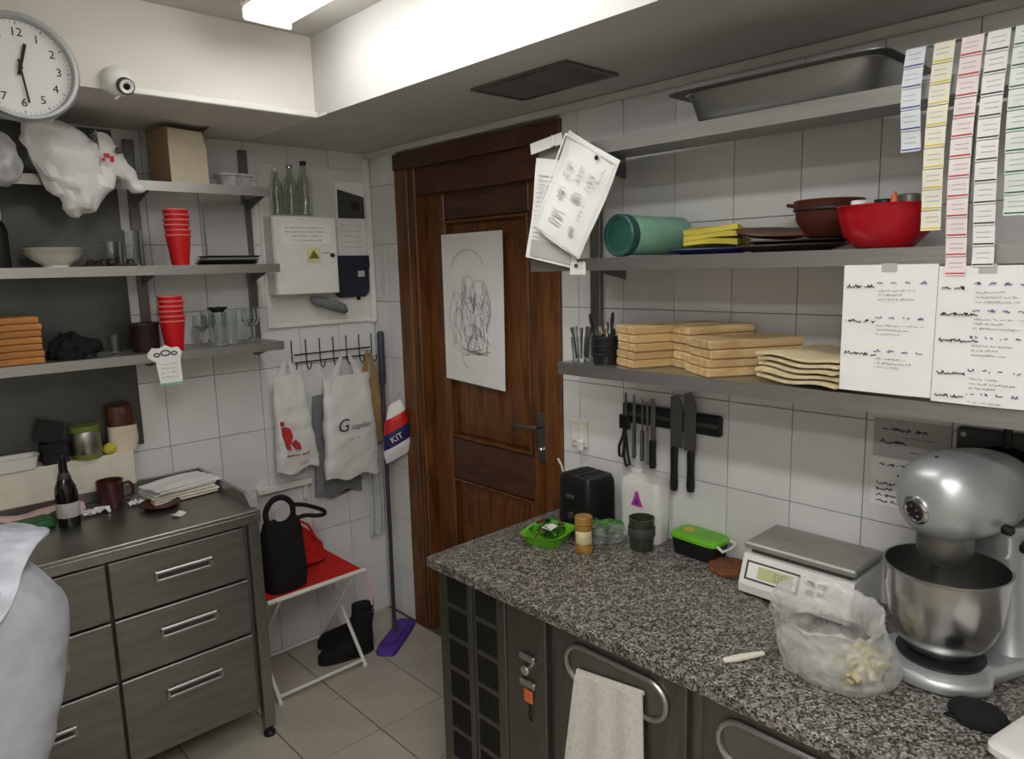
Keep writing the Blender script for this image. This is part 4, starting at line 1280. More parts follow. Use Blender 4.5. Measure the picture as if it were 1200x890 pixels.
# flared hem of the top that stands off the lower back
def hem(u, v):
    a = -1.9 + 3.8 * u
    rr = .155 + .03 * v + .012 * math.sin(u * 22) * v
    return (-.06 + (.20 + .02 * math.sin(u * 17)) * v * max(.35, math.cos(a * .8)), rr * math.sin(a) * 1.05, .925 + rr * math.cos(a) * .78 - .045 * v)
MB().sheet(hem, 60, 14, .006).crinkle(.008, 14, 2).build('hem', 'shirt_cloth', person, 70)
mb = MB()
mb.lathe([(0, -.02), (.06, -.012), (.092, .03), (.098, .08), (.07, .115), (0, .125)], 22, M=Matrix.Translation((-.56, 0, 1.06)) @ Matrix.Rotation(-.5, 4, 'Y'), sy=.85)
mb.crinkle(.004, 30, 1).build('hair', 'hair', person, 60)
for s in (-1, 1):
    MB().lathe([(0, 0), (.011, .002), (.011, .006), (0, .008)], 12, M=Matrix.Translation((-.655, s * .035, .985)) @ Matrix.Rotation(-2.0, 4, 'Y')).build('eye', 'black_gloss', person)
    MB().lathe([(0, -.02), (.012, -.012), (.016, .008), (0, .024)], 12, M=Matrix.Translation((-.58, s * .09, 1.03)), sy=.4).build('ear', 'skin', person)
    sh = MB().loft([ell(-.04, s * .12, 0, .135, .048, 24, 2.5), ell(-.04, s * .12, .03, .135, .05, 24, 2.5), ell(-.02, s * .12, .065, .09, .045, 24, 2.3), ell(.01, s * .12, .085, .05, .04, 24)])
    sh.build('shoe', 'white_plastic', person, 50)
MB().lathe([(0, -.015), (.012, -.008), (.012, .008), (0, .018)], 12, M=Matrix.Translation((-.675, 0, .965)), sx=1.5).build('nose', 'skin', person)
MB().box((-.655, 0, .925), (.01, .045, .012), .004).build('mouth', 'ink_red', person, 0)

# ================================================================== right wall and granite counter
CX, CZ, CY = 1.28, 0.84, 1.787            # front edge, top and far end of the worktop
tag(MB().bx(CX, XW - .009, -.35, CY, CZ - .035, CZ, .004).build('granite_worktop', 'granite', None, 0), 'speckled grey granite worktop along the tiled wall', 'worktop')
fr = thing('refrigerated_counter', 'stainless refrigerated counter with vent panel and doors under the granite', 'fridge', (CX + .03, 0, 0))
MB().bx(.022, .62, -.34, CY - .02, .11, CZ - .0365).build('body', 'steel_dark', fr, 0)
for y in (CY - .07, .9, .0):
    for x in (.07, .57):
        MB().cyl((x, y, 0), .02, .109, 14, bevel=.003).build('leg', 'steel_dark', fr)
# local helper: front panels, y runs from the door end towards the camera
vp = MB().bx(0, .0215, 1.452, CY - .02, .115, CZ - .037, .003).build('vent_panel', 'fridge_steel', fr, 0)
vg = None
for cy_ in (1.672, 1.535):
    for k in range(6):
        z = .745 - k * .108
        if vg is None:
            mb = MB()
            for j in range(9):
                mb.bx(-.0015, -.0003, -.042 + j * .0105 - .0036, -.042 + j * .0105 + .0036, -.045, .045)
            vg = mb.build('vent_slots', 'dark_void', vp, 0)
            vg.location = (0, cy_, z)
        else:
            share(vg, 'vent_slots', (0, cy_, z), vp)
MB().bx(-.004, -.0003, 1.598, 1.606, .13, .79, .001).build('rib', 'fridge_steel', vp, 0)
lp = MB().bx(.0, .0215, 1.288, 1.448, .115, CZ - .037, .003).build('lock_panel', 'fridge_steel', fr, 0)
MB().bx(-.012, -.0003, 1.325, 1.385, .645, .665, .003).build('catch', 'steel', lp, 0)
MB().bx(-.012, -.0003, 1.325, 1.385, .565, .585, .003).build('catch', 'steel', lp, 0)
MB().lathe([(0, 0), (.016, 0), (.016, .012), (.012, .016), (0, .016)], 18, M=Matrix.Translation((-.0003, 1.36, .617)) @ Matrix.Rotation(-PI / 2, 4, 'Y')).build('thermostat_knob', 'chrome', lp)
MB().bx(-.008, -.0003, 1.338, 1.372, .515, .555, .003).build('switch', 'orange', lp, 0)
MB().tube([(-.004, 1.35, .515), (-.006, 1.352, .48), (-.004, 1.346, .46)], .003, 6).build('key', 'black_plastic', lp)
def pill(y0, y1, z0, z1, n=10):
    r = (z1 - z0) / 2
    zc = (z0 + z1) / 2
    pts = [(y1 - r + r * math.cos(-PI / 2 + PI * k / n), zc + r * math.sin(-PI / 2 + PI * k / n)) for k in range(n + 1)]
    return pts + [(y0 + r + r * math.cos(PI / 2 + PI * k / n), zc + r * math.sin(PI / 2 + PI * k / n)) for k in range(n + 1)]
def fdoor(y0, y1):
    d = MB().bx(.0, .0215, y0, y1, .115, CZ - .042, .004).build('door', 'fridge_steel', fr, 0)
    p = pill(y0 + .05, y1 - .045, .665, .765)
    MB().tube([(-.006, a, b) for a, b in p], .007, 8, closed=True).build('handle_rim', 'steel', d)
    mb = MB()
    rings = []
    for f, x in ((1, -.002), (.93, -.0012), (.7, -.0006)):
        yc, zc = (y0 + y1) / 2 + .0025, .715
        rings.append([(x, yc + (a - yc) * (1 - (1 - f) * .35), zc + (b - zc) * f) for a, b in p])
    mb.loft(rings).build('handle_recess', 'steel_dark', d)
fdoor(.838, 1.248)
fdoor(.385, .796)
fdoor(-.07, .342)

# towel through the first handle
def tow(u, v):
    # v 0 bottom front, up over the rim, short end behind
    wd = .105 + .035 * (1 - v)
    y = 1.055 + wd * (1 - 2 * u) + .018 * (1 - v)
    x = CX + .012 - .010 * math.sin(u * 16 + 1) * (1 - v * .7) - .012 * (1 - v)
    return (x, y, .25 + .452 * v + .03 * (u - .35) * v)
tw = thing('hand_towel', 'white terry towel hanging from the fridge door handle', 'towel', (0, 0, 0))
MB().sheet(tow, 34, 26, .006).build('front_fall', 'towel_cloth', tw, 70)
def tow2(u, v):
    y = 1.055 + .105 * (1 - 2 * u)
    a = PI * v
    return (CX + .0135 + .0095 * (1 - math.cos(a)) / 2 * 1.0, y, .702 + .03 * (u - .35) + .012 * math.sin(a))
MB().sheet(tow2, 24, 8, .005).build('fold', 'towel_cloth', tw, 70)

# ---- wall shelves over the counter
rk = thing('wall_shelf_rack', 'stainless wall shelf rack with three tiers above the granite counter', 'shelf', (XW, 0, 0), RW)
# local x = -world y
def rsh(yfar, z, lip=.036):
    return rack_shelf(-yfar, .45, z, .346, rk, 'steel', lip)
rsh(1.605, 1.769)
rsh(1.495, 1.456)
rsh(1.56, 2.09, .036)
for yu in (1.612, .32):
    MB().bx(-yu - .022, -yu + .022, -.0295, -.0095, 1.385, 2.085, .002).build('upright', 'steel_dark', rk, 0)
for yu in (1.48, .32):
    for z in (1.769, 1.456, 2.09):
        MB().prism([(0, -.0035), (.27, -.0035), (.27, -.015), (0, -.07)], -.003, .003, Matrix.Translation((-yu, -.03, z)) @ Matrix.Rotation(-PI / 2, 4, 'Z')).build('bracket', 'steel_dark', rk, 0)
ZT, ZM, ZLo = 2.0905, 1.7695, 1.4565

# ---- gastronorm pan on the top shelf
pan = thing('oven_pan', 'large stainless oven pan on the top shelf above the counter', 'pan', (1.735, .835, ZT))
def rr(x, y, z, r=5, n=40):
    return ell(0, 0, z, x, y, n, r)
MB().loft([rr(.105, .205, .0005), rr(.118, .218, .012), rr(.135, .235, .066), rr(.14, .24, .071), rr(.136, .236, .071), rr(.116, .216, .015), rr(.103, .203, .004)]).build('basin', 'steel', pan)
MB().loft([rr(.139, .239, .070, 7), rr(.165, .262, .0715, 12), rr(.165, .262, .0735, 12), rr(.139, .239, .0725, 7), rr(.139, .239, .070, 7)], caps=False).build('flange', 'steel_dark', pan)
place(tag(MB().loft([ell(0, 0, 0, .05, .045, 30), ell(0, 0, .03, .055, .05, 30), ell(.005, 0, .055, .04, .03, 30), ell(.01, .0, .085, .012, .01, 30)]).crinkle(.014, 24, 4).build('baking_paper', 'pale_yellow', None, 70), 'pale yellow crumpled baking paper lying in the oven pan', 'paper'), (1.72, .70, ZT + .012))

# ---- day-label strips hanging over the top shelf edge
cols = (('blue', 'ink_blue'), ('pale yellow', 'yellow_sign'), ('red', 'ink_red'), ('black', 'ink'), ('green', 'green_dark'))
for k, (yc, zb) in enumerate(((.522, 1.955), (.474, 1.80), (.427, 1.712), (.384, 1.728), (.337, 1.82))):
    nm, im = cols[k]
    tm = ('tint_blue', 'tint_yellow', 'tint_pink', 'paper', 'tint_green')[k]
    wd = .0355 if k < 4 else .042
    st = thing('label_strip', 'hanging strip of white stickers with %s bands over the top shelf edge' % nm, 'stickers', (1.59, yc, 2.15), RW, 'sticker strips on the top shelf edge')
    def prof(s, L):
        """arc length from the top: short leg back over the edge, then down with a slight bow"""
        if s < .04:
            a = s / .04
            return (.045 * (1 - a), .005 + .004 * math.sin(a * 3) - .006 * a)
        f = (s - .04) / L
        return (-.018 * math.sin(PI * min(1, f * 1.05)) - .004 - .02 * max(0, f - .85), -(s - .04) - .001)
    L = 2.15 - zb
    n = max(3, round(L / .038)) + 1
    bounds = [0, .04] + [.04 + L * j / (n - 1) for j in range(1, n)]
    for j in range(n):
        a0, a1 = bounds[j] + .0008, bounds[j + 1] - .0008
        MB().sheet(lambda u, v: (-wd / 2 + wd * u + .002 * math.sin(a0 * 9 + k), prof(a0 + (a1 - a0) * v, L)[0], prof(a0 + (a1 - a0) * v, L)[1]), 2, 5, .0006).build('sticker', tm, st, 60)
        lab = st.children[-1]
        a2 = a1 - .0055
        MB().sheet(lambda u, v: (-wd / 2 + wd * (.03 + .94 * u) + .002 * math.sin(a0 * 9 + k), prof(a2 + .0026 * v, L)[0] - .0006, prof(a2 + .0026 * v, L)[1]), 2, 2, .0004).build('colour_band', im, lab, 0)
        if n > 2 and j:
            mb = MB()
            for q in (.3, .55):
                aa = a0 + (a1 - a0) * q
                yy = prof(aa, L)
                mb.bx(-wd * .32, wd * .32, yy[0] - .0012, yy[0] - .0009, yy[1] - .0006, yy[1] + .0006)
            mb.build('printed_line', 'paper_grey', lab, 0)

# ---- sheets in sleeves clipped on the shelf corner
def a4(name, label, yc, zc, ang, x, seed, m='paper', wdt=.21, hgt=.297, bend=.010):
    t = thing(name, label, 'paper', (x, yc, zc), RW)
    Mr = Matrix.Rotation(ang, 4, 'Y')
    def f(u, v):
        return (-wdt / 2 + wdt * u, -bend * math.sin(PI * u) - .004 * math.sin(v * 6 + seed), -hgt / 2 + hgt * v)
    MB().sheet(f, 10, 12, .0007, Mr).build('sheet', m, t, 60)
    return t, Mr
t, Mr = a4('paper_sheet', 'white printed sheet in a sleeve hanging askew from the shelf corner, in front', 1.396, 1.947, .525, 1.575, 1)
rg = random.Random(44)
mb = MB()
for cx, cz, w_, h_ in ((-.045, .06, .035, .05), (.0, .065, .03, .05), (.045, .06, .03, .045), (-.04, -.01, .04, .03), (.02, .0, .045, .03), (.055, -.03, .02, .05), (-.02, -.08, .06, .045), (.05, -.09, .03, .03), (.075, .09, .02, .05)):
    for j in range(9):
        mb.stroke([(cx - w_ / 2 + rg.uniform(0, .012), cz - h_ / 2 + h_ * j / 9), (cx + w_ / 2 - rg.uniform(0, .012), cz - h_ / 2 + h_ * j / 9 + rg.uniform(-.006, .006))], .0022, -.0148)
bmesh.ops.transform(mb.bm, matrix=Mr, verts=mb.bm.verts[:])
mb.build('print', 'paper_grey', t, 0)['kind'] = 'stuff'
mb = MB()
mb.bx(-.104, -.098, -.0145, -.0142, -.14, .14); mb.bx(.098, .104, -.0145, -.0142, -.14, .14); mb.bx(-.098, .098, -.0145, -.0142, .135, .141); mb.bx(-.098, .098, -.0145, -.0142, -.141, -.135)
bmesh.ops.transform(mb.bm, matrix=Mr, verts=mb.bm.verts[:])
mb.build('sleeve_edge', 'white_plastic', t, 0)
MB().cyl((0, 0, 0), .006, .003, 14, Mr @ Matrix.Translation((.035, -.0135, .125)) @ MX).build('magnet', 'black_plastic', t)
t, Mr = a4('paper_sheet', 'white printed sheet tucked behind the askew sleeve at the shelf corner', 1.485, 1.905, .19, 1.5905, 2, bend=.002)
t.location.y = 1.482
mb = MB()
for j in range(16):
    mb.stroke([(-.085, .10 - j * .013), (rg.uniform(.0, .085), .10 - j * .013)], .003, -.0075)
mb.box((0, -.0072, -.115), (.17, .0004, .05))
bmesh.ops.transform(mb.bm, matrix=Mr, verts=mb.bm.verts[:])
mb.build('print', 'paper_grey', t, 0)['kind'] = 'stuff'
MB().cyl((0, 0, 0), .006, .003, 14, Mr @ Matrix.Translation((.0, -.0055, .12)) @ MX).build('magnet', 'black_plastic', t)
t = thing('card', 'white card clipped flat on the end of the top shelf', 'card', (1.585, 1.515, 2.105), RW)
MB().box((0, 0, 0), (.13, .0012, .032), M=Matrix.Rotation(-.12, 4, 'Y')).build('card_sheet', 'paper', t, 0)
MB().box((.03, -.004, .004), (.014, .008, .03), .002).build('clip', 'white_plastic', t, 0)
t = thing('shelf_clip', 'white plastic clip on the middle shelf edge below the sleeves', 'clip', (1.5975, 1.402, 1.748), RW)
MB().bx(-.03, .03, -.012, -.0005, -.03, .012, .005).build('clip_body', 'white_plastic', t, 0)
MB().cyl((0, 0, 0), .006, .003, 12, Matrix.Translation((0, -.0122, 0)) @ MX).build('pin', 'dark_grey', t)

# ---- middle shelf things
t = thing('storage_canister', 'teal plastic canister lying on its side with dark lid', 'canister', (1.75, 1.262, ZM + .0597), -.12)
Mh = Matrix.Rotation(-PI / 2, 4, 'Y')         # axis along x, lid towards the aisle
MB().lathe([(0, -.13), (.052, -.13), (.055, -.125), (.056, .10), (0, .10)], 32, M=Mh).build('body', 'teal', t)
MB().lathe([(0, .1005), (.058, .1005), (.059, .105), (.059, .128), (.055, .132), (.046, .130), (.044, .126), (0, .126)], 32, M=Mh).build('lid', 'teal_dark', t)
t = thing('folded_cloth', 'yellow folded cloth beside the teal canister', 'cloth', (1.805, 1.075, ZM + .016), .2)
for k in range(3):
    MB().sheet(lambda u, v: (-.06 + .12 * u, -.075 + .15 * v, .0145 + k * .018 + .006 * math.sin(u * 4 + v * 3 + k)), 10, 10, .014).build('fold', 'yellow', t, 60)
def plate(nm, loc, lab, m, r, h, sy=1.0, rot=(0, 0, 0)):
    return place(tag(MB().lathe([(0, 0), (r * .65, 0), (r * .72, .003), (r, h), (r - .002, h + .003), (r * .7, .007), (0, .005)], 40, sy=sy).build(nm, m, None), lab, 'plate'), loc, rot)
plate('oval_platter', (1.695, 1.03, ZM), 'navy blue flat platter on the middle shelf', 'navy', .085, .012, 1.5)
plate('oval_platter', (1.70, .815, ZM), 'dark brown oval platter at the bottom of the middle shelf pile', 'dark_brown', .095, .014, 1.45)
plate('oval_platter', (1.71, .80, ZM + .012), 'black oval platter lying on the dark brown platter', 'black_plastic', .088, .012, 1.4)
plate('wooden_plate', (1.79, .90, ZM + .040), 'reddish brown plate leaning on the platter pile', 'brown_clay', .085, .012, 1.2, (.10, -.12, 0))
t = thing('clay_bowl', 'brown clay bowl with rim line on the platters', 'bowl', (1.82, .777, ZM + .031))
MB().lathe([(0, 0), (.04, 0), (.05, .006), (.076, .045), (.08, .085), (.083, .09), (.08, .093), (.075, .088), (.07, .046), (.045, .012), (0, .008)], 36).build('bowl_wall', 'brown_clay', t)
MB().lathe([(.0805, .066), (.083, .069), (.083, .074), (.0808, .077)], 36).build('band', 'dark_brown', t)
MB().tube([(.02, .078, .082), (.02, .10, .086), (-.01, .10, .086), (-.015, .079, .082)], .005, 8).build('lug', 'brown_clay', t)
rb = thing('mixing_bowl', 'red enamel bowl full of small jars on the middle shelf', 'bowl', (1.70, .60, ZM))
MB().lathe([(0, 0), (.052, 0), (.06, .004), (.085, .03), (.097, .07), (.10, .086), (.104, .09), (.10, .093), (.096, .088), (.082, .033), (.056, .009), (0, .006)], 44).build('bowl_wall', 'red_enamel', rb)
for k, (dx, dy, h, rad, m, cm, lab) in enumerate(((-.035, .045, .095, .020, 'glass_green', 'white_plastic', 'small jar with white lid in the red bowl'), (-.02, .0, .095, .022, 'dark_green_glass', 'black_plastic', 'dark green jar with black lid in the red bowl'), (.03, -.035, .105, .026, 'glass', 'steel_dark', 'clear jar with grey lid in the red bowl'))):
    t = thing('jar', lab, 'jar', (1.70 + dx, .60 + dy, ZM + .010), 0, 'jars in the red bowl')
    MB().lathe([(0, 0), (rad * .9, 0), (rad, .004), (rad, h * .72), (rad * .8, h * .8), (0, h * .8)], 20).build('body', m, t)
    MB().cyl((0, 0, h * .805), rad * .85, h * .195, 18, bevel=.002).build('lid', cm, t)
t = thing('snack_pack', 'orange packet sticking out of the red bowl', 'packet', (1.672, .575, ZM + .012), .3)
MB().loft([ell(0, 0, 0, .022, .010, 20, 3), ell(0, 0, .05, .026, .014, 20, 3), ell(0, 0, .095, .026, .006, 20, 3), ell(0, 0, .105, .024, .002, 20, 3)]).crinkle(.002, 60, 2).build('packet_body', 'orange', t, 60)
MB().bx(-.018, .018, -.0150, -.0135, .04, .06).build('packet_label', 'paper', t, 0)

# ---- lower shelf things
t = thing('cutlery_pot', 'black pot of cutlery at the end of the lower shelf', 'pot', (1.66, 1.355, ZLo))
MB().lathe([(0, 0), (.036, 0), (.038, .004), (.040, .085), (.037, .085), (.034, .008), (0, .007)], 24).build('pot_wall', 'black_plastic', t)
for z in (.03, .055, .078):
    MB().lathe([(.039, z - .003), (.0425, z), (.039, z + .003)], 24).build('ring', 'black_plastic', t)
rg = random.Random(17)
for k in range(8):
    a = k * .8
    x, y = .02 * math.cos(a), .02 * math.sin(a)
    tx, ty = x * 1.9 + rg.uniform(-.01, .01), y * 1.9 + rg.uniform(-.01, .01)
    h = rg.uniform(.105, .125) if k not in (0, 3) else .15
    mm = 'black_plastic' if k in (0, 3, 6) else 'chrome'
    MB().tube([(x, y, .012), (x + (tx - x) * .6, y + (ty - y) * .6, h * .6), (tx, ty, h * .85), (tx * 1.1, ty * 1.1, h)], [.003, .003, .006, .004], 8).build('utensil', mm, t)
t = tumbler((1.66, 1.452, ZLo), 'clear glass holding cutlery at the very end of the lower shelf', .032, .075)
for k in range(5):
    a = k * 1.3
    MB().tube([(.014 * math.cos(a), .014 * math.sin(a), .011), (.022 * math.cos(a), .022 * math.sin(a), .07), (.03 * math.cos(a), .03 * math.sin(a), .105)], [.003, .0035, .006], 8).build('spoon', 'chrome' if k % 2 else 'steel_dark', t)
tumbler((1.745, 1.44, ZLo), 'clear tumbler behind the cutlery glass on the lower shelf', .03, .08)
def boards(n, x, y, rz, sx, sy, th, what, seed, nm='cutting_board', m='board_wood', grp=None):
    r = random.Random(seed)
    first = None
    for k in range(n):
        pos = 'bottom' if k == 0 else 'topmost' if k == n - 1 else ['', 'second', 'third', 'fourth', 'fifth', 'sixth'][k] + ' from bottom'
        lab = '%s wooden board of the %s' % (pos, what)
        loc = (x + r.uniform(-.006, .006), y + r.uniform(-.006, .006), ZLo + .0005 + k * (th + .0012))
        if first is None:
            mb = MB()
            mb.box((0, 0, th / 2), (sx, sy, th), .003)
            first = mb.build(nm, m, None, 0)
            tag(first, lab, 'board', grp)
            place(first, loc, (0, 0, rz))
        else:
            c = first.copy()
            COL.objects.link(c)
            c['label'] = lab
            place(c, loc, (0, 0, rz + r.uniform(-.02, .02)))
boards(5, 1.775, 1.205, -.42, .30, .10, .0225, 'tall stack beside the cutlery pot', 3, grp='wooden boards on the lower shelf')
boards(5, 1.805, 1.080, -.42, .22, .082, .0225, 'stack at the wall between the other board stacks', 6, grp='wooden boards on the lower shelf')
boards(4, 1.745, .955, -.55, .27, .13, .0225, 'stack beside the cream cloths', 5, grp='wooden boards on the lower shelf')
for k in range(5):
    def cf(u, v, k=k):
        return (-.11 + .22 * u, -.11 + .22 * v, .006 + .005 * math.sin(u * 5 + k * .3) * v + .004 * math.sin(v * 8 + k * .4) + .004 * u)
    c = MB().sheet(cf, 14, 14, .007).build('folded_cloth', 'cream_cloth', None, 60)
    place(tag(c, ('bottom', 'second from bottom', 'middle', 'second from top', 'topmost')[k] + ' cream folded cloth of the pile on the lower shelf', 'cloth', 'cream cloths on the lower shelf'), (1.715, .725 + .006 * math.sin(k * 2), ZLo + .006 + k * .0135), (0, 0, -.25 + .08 * math.sin(k * 2.1)))

# ---- menu sheets hanging on the front between the shelves
def menu(label, y0, y1, z0, z1, seed, rows, x=1.594):
    t = thing('menu_sheet', label, 'paper', (x, (y0 + y1) / 2, (z0 + z1) / 2), RW)
    wd, hh = abs(y1 - y0), z1 - z0
    MB().sheet(lambda u, v: (-wd / 2 + wd * u, -.0035 - .004 * math.sin(u * PI) * (1 - v), -hh / 2 + hh * v), 8, 10, .0006).build('sheet', 'paper', t, 60)
    r = random.Random(seed)
    a, b, c = MB(), MB(), MB()
    for f, ln in rows:
        z = -hh / 2 + hh * f
        scrib(a, -wd * .45, z, wd * ln, .0055, r, .0019, -.0085)
        for j in range(4):
            scrib(b, -wd * .12 + j * wd * .15, z + .008, wd * .07, .0045, r, .0015, -.0085)
        for j in range(3):
            scrib(c, -wd * .10, z - .008 - j * .009, wd * r.uniform(.25, .5), .003, r, .0007, -.0085)
    a.build('handwriting', 'ink', t, 0)['kind'] = 'stuff'
    b.build('blue_handwriting', 'ink_blue', t, 0)['kind'] = 'stuff'
    c.build('fine_print', 'ink_grey', t, 0)['kind'] = 'stuff'
    MB().box((0, -.0048, hh / 2 - .006), (.03, .0008, .018)).build('tape', 'paper_grey', t, 0)
menu('white handwritten list sheet hung from the middle shelf beside the cream cloths', .640, .458, 1.466, 1.735, 71, ((.83, .3), (.56, .32), (.30, .36)))
menu('white handwritten list sheet hung next to the first one above the mixer', .456, .292, 1.462, 1.73, 72, ((.84, .25), (.65, .38), (.46, .4), (.22, .3), (.05, .3)), 1.590)

# ---- knife rack
kr = thing('knife_rack', 'black magnetic knife bar on the tiles', 'knife rack', (XW - .0085, 1.3075, 1.25), RW)
MB().bx(-.188, .188, -.022, -.0005, -.033, .033, .006).build('bar', 'black_plastic', kr, 0)
MB().bx(-.18, .18, -.0235, -.0221, -.006, .006).build('magnet_strip', 'dark_grey', kr, 0)
def kn(name, label, y, ztip, zneck, zend, bw, hw, cat='knife', blade='steel_dull', hm='black_plastic', dx=0.0):
    t = thing(name, label, cat, (XW - .0085 - .0245, y, zneck), RW)
    L = ztip - zneck
    MB().prism([(-bw / 2, 0), (bw / 2, 0), (bw / 2, L * .75), (bw * .1, L), (-bw / 2, L * .96)], -.003, -.0008).build('blade', blade, t, 0)
    H = zneck - zend
    MB().loft([[(p[0], p[1] - .004, z) for p in ell(dx, 0, 0, a, .008, 16, 3)] for z, a in ((0.0, hw * .4), (-H * .1, hw * .46), (-H * .5, hw * .42), (-H * .85, hw * .5), (-H, hw * .4))]).build('handle', hm, t, 45)
    return t
kn('kitchen_knife', 'broad chef knife with black handle in the middle of the knife bar', 1.272, 1.335, 1.165, 1.02, .045, .028, blade='steel_dark', dx=-.006)
kn('kitchen_knife', 'broad chef knife with black handle beside the free end of the knife bar', 1.222, 1.35, 1.16, 1.028, .044, .028, blade='steel_dark', dx=.006)
kn('kitchen_knife', 'narrow knife with long black handle beside the chef knives', 1.362, 1.315, 1.172, 1.078, .020, .026)
kn('sharpening_steel', 'thin steel rod with slim handle between scissors and knives on the bar', 1.405, 1.31, 1.20, 1.095, .007, .012, 'tool', hm='steel_dark')
kn('bread_fork', 'thin two-tone utensil next to the scissors on the knife bar', 1.438, 1.32, 1.21, 1.10, .012, .010, 'utensil', hm='steel_dark')
kn('small_spatula', 'slim grey spatula beside the narrow knife on the bar', 1.385, 1.30, 1.20, 1.085, .010, .009, 'utensil', hm='steel')
sc = thing('scissors', 'black handled kitchen scissors hanging on the knife bar', 'scissors', (XW - .033, 1.474, 1.20), RW)
MB().prism([(-.008, 0), (.006, 0), (.003, .12), (-.004, .12)], -.003, -.001).build('blade', 'steel_dark', sc, 0)
MB().prism([(-.004, 0), (.010, 0), (.006, .115), (.0, .118)], -.0055, -.0032).build('blade', 'steel_dark', sc, 0)
MB().tube([(-.004, -.003, .005), (-.012, -.004, -.035), (-.028, -.004, -.07), (-.026, -.004, -.105), (-.012, -.004, -.105), (-.006, -.004, -.07), (-.003, -.003, -.03)], .005, 8, closed=True).build('grip', 'black_plastic', sc)
MB().tube([(.004, -.0095, .005), (.008, -.0095, -.035), (.014, -.0095, -.09), (.022, -.0095, -.125), (.008, -.0095, -.135), (-.002, -.0095, -.10), (.0, -.0095, -.03)], .005, 8, closed=True).build('grip', 'black_plastic', sc)
MB().box((0, -.008, .02), (.045, .012, .05), .004).build('pouch', 'black_plastic', sc, 0)

# ---- socket, notices, dark board on the tiles
t = thing('light_switch', 'ivory double socket plate on the tiles beside the door frame', 'socket', (XW - .0085, 1.703, 1.14), RW)
MB().bx(-.04, .04, -.010, -.0005, -.05, .05, .003).build('plate', 'ivory_plastic', t, 0)
for x in (-.018, .018):
    MB().bx(x - .014, x + .014, -.014, -.0101, -.03, .03, .002).build('rocker', 'white_plastic', t, 0)
MB().bx(.006, .03, -.03, -.0141, -.06, -.02, .004).build('plug', 'white_plastic', t, 0)
def notice(label, y0, y1, z0, z1, seed, rows, m):
    t = thing('notice', label, 'notice', (XW - .0085, (y0 + y1) / 2, (z0 + z1) / 2), RW)
    wd, hh = abs(y1 - y0), z1 - z0
    MB().bx(-wd / 2, wd / 2, -.0012, -.0004, -hh / 2, hh / 2).build('sheet', m, t, 0)
    r = random.Random(seed)
    mb = MB()
    for f, x0, ln, h in rows:
        scrib(mb, -wd / 2 + wd * x0, -hh / 2 + hh * f, wd * ln, h, r, h * .35, -.0013)
    mb.build('print', 'ink', t, 0)['kind'] = 'stuff'
notice('grey printed notice on the tiles above the white one', .685, .505, 1.238, 1.34, 81, ((.72, .12, .6, .008), (.38, .1, .35, .008), (.2, .5, .3, .004), (.55, .4, .4, .003)), 'paper_grey')
notice('white printed notice on the tiles behind the mixer head', .685, .505, 1.108, 1.235, 82, ((.86, .1, .75, .006), (.62, .35, .06, .01), (.45, .08, .25, .007), (.33, .08, .22, .007), (.2, .08, .35, .006), (.07, .08, .38, .007)), 'paper')
t = thing('wall_panel', 'dark grey sheet metal panel on the tiles behind the mixer', 'panel', (XW - .0085, .24, 1.22), RW)
MB().bx(-.25, .28, -.02, -.0005, -.16, .125, .003).build('plate', 'dark_grey', t, 0)
for x in (-.235, .265):
    MB().cyl((0, 0, 0), .006, .004, 10, Matrix.Translation((x, -.0202, .11)) @ MX).build('screw', 'steel', t)
t = thing('frying_pan', 'round black frying pan hanging on the dark panel', 'pan', (XW - .034, .385, 1.225), RW)
MB().lathe([(0, 0), (.075, 0), (.09, .014), (.092, .014), (.078, -.003), (0, -.003)], 36, M=MX).build('dish', 'black_gloss', t)
MB().tube([(.0, -.008, .088), (0, -.008, .12), (0, -.008, .19)], [.008, .009, .010], 10).build('handle', 'black_plastic', t)

# ================================================================== on the granite
ZG = CZ + .0006
t = thing('toaster', 'black toaster in the counter corner beside the door', 'toaster', (1.852, 1.60, ZG), -.1)
MB().loft([ell(0, 0, .006, .070, .078, 36, 6), ell(0, 0, .02, .074, .082, 36, 6), ell(0, 0, .165, .072, .08, 36, 6), ell(0, 0, .185, .066, .072, 36, 6), ell(0, 0, .188, .058, .06, 36, 6)]).build('shell', 'black_plastic', t)
for y in (-.03, .03):
    MB().bx(-.05, .05, y - .012, y + .012, .1885, .1900).build('slot', 'dark_void', t, 0)
    MB().bx(-.05, .05, y - .016, y - .0125, .1885, .192).bx(-.05, .05, y + .0125, y + .016, .1885, .192).build('slot_rim', 'dark_grey', t, 0)
MB().bx(-.084, -.0745, -.02, .02, .11, .125, .003).build('lever', 'dark_grey', t, 0)
MB().cyl((-.1, 0, 0), .012, .008, 14, Matrix.Translation((-.0, 0, .05)) @ Matrix.Translation((-.074, 0, 0)) @ Matrix.Rotation(-PI / 2, 4, 'Y') @ Matrix.Translation((.1, 0, 0))).build('dial', 'dark_grey', t)
for x in (-.05, .05):
    for y in (-.06, .06):
        MB().cyl((x, y, 0), .01, .0065, 10).build('foot', 'black_plastic', t)
place(tag(MB().tube([(0, 0, 0), (.01, .02, .03), (.012, .03, .10), (.0, .035, .16), (-.01, .045, .19)], .004, 8).build('power_cord', 'white_plastic', None), 'white power cord rising behind the toaster to the socket', 'cord'), (1.915, 1.742, ZG + .004))
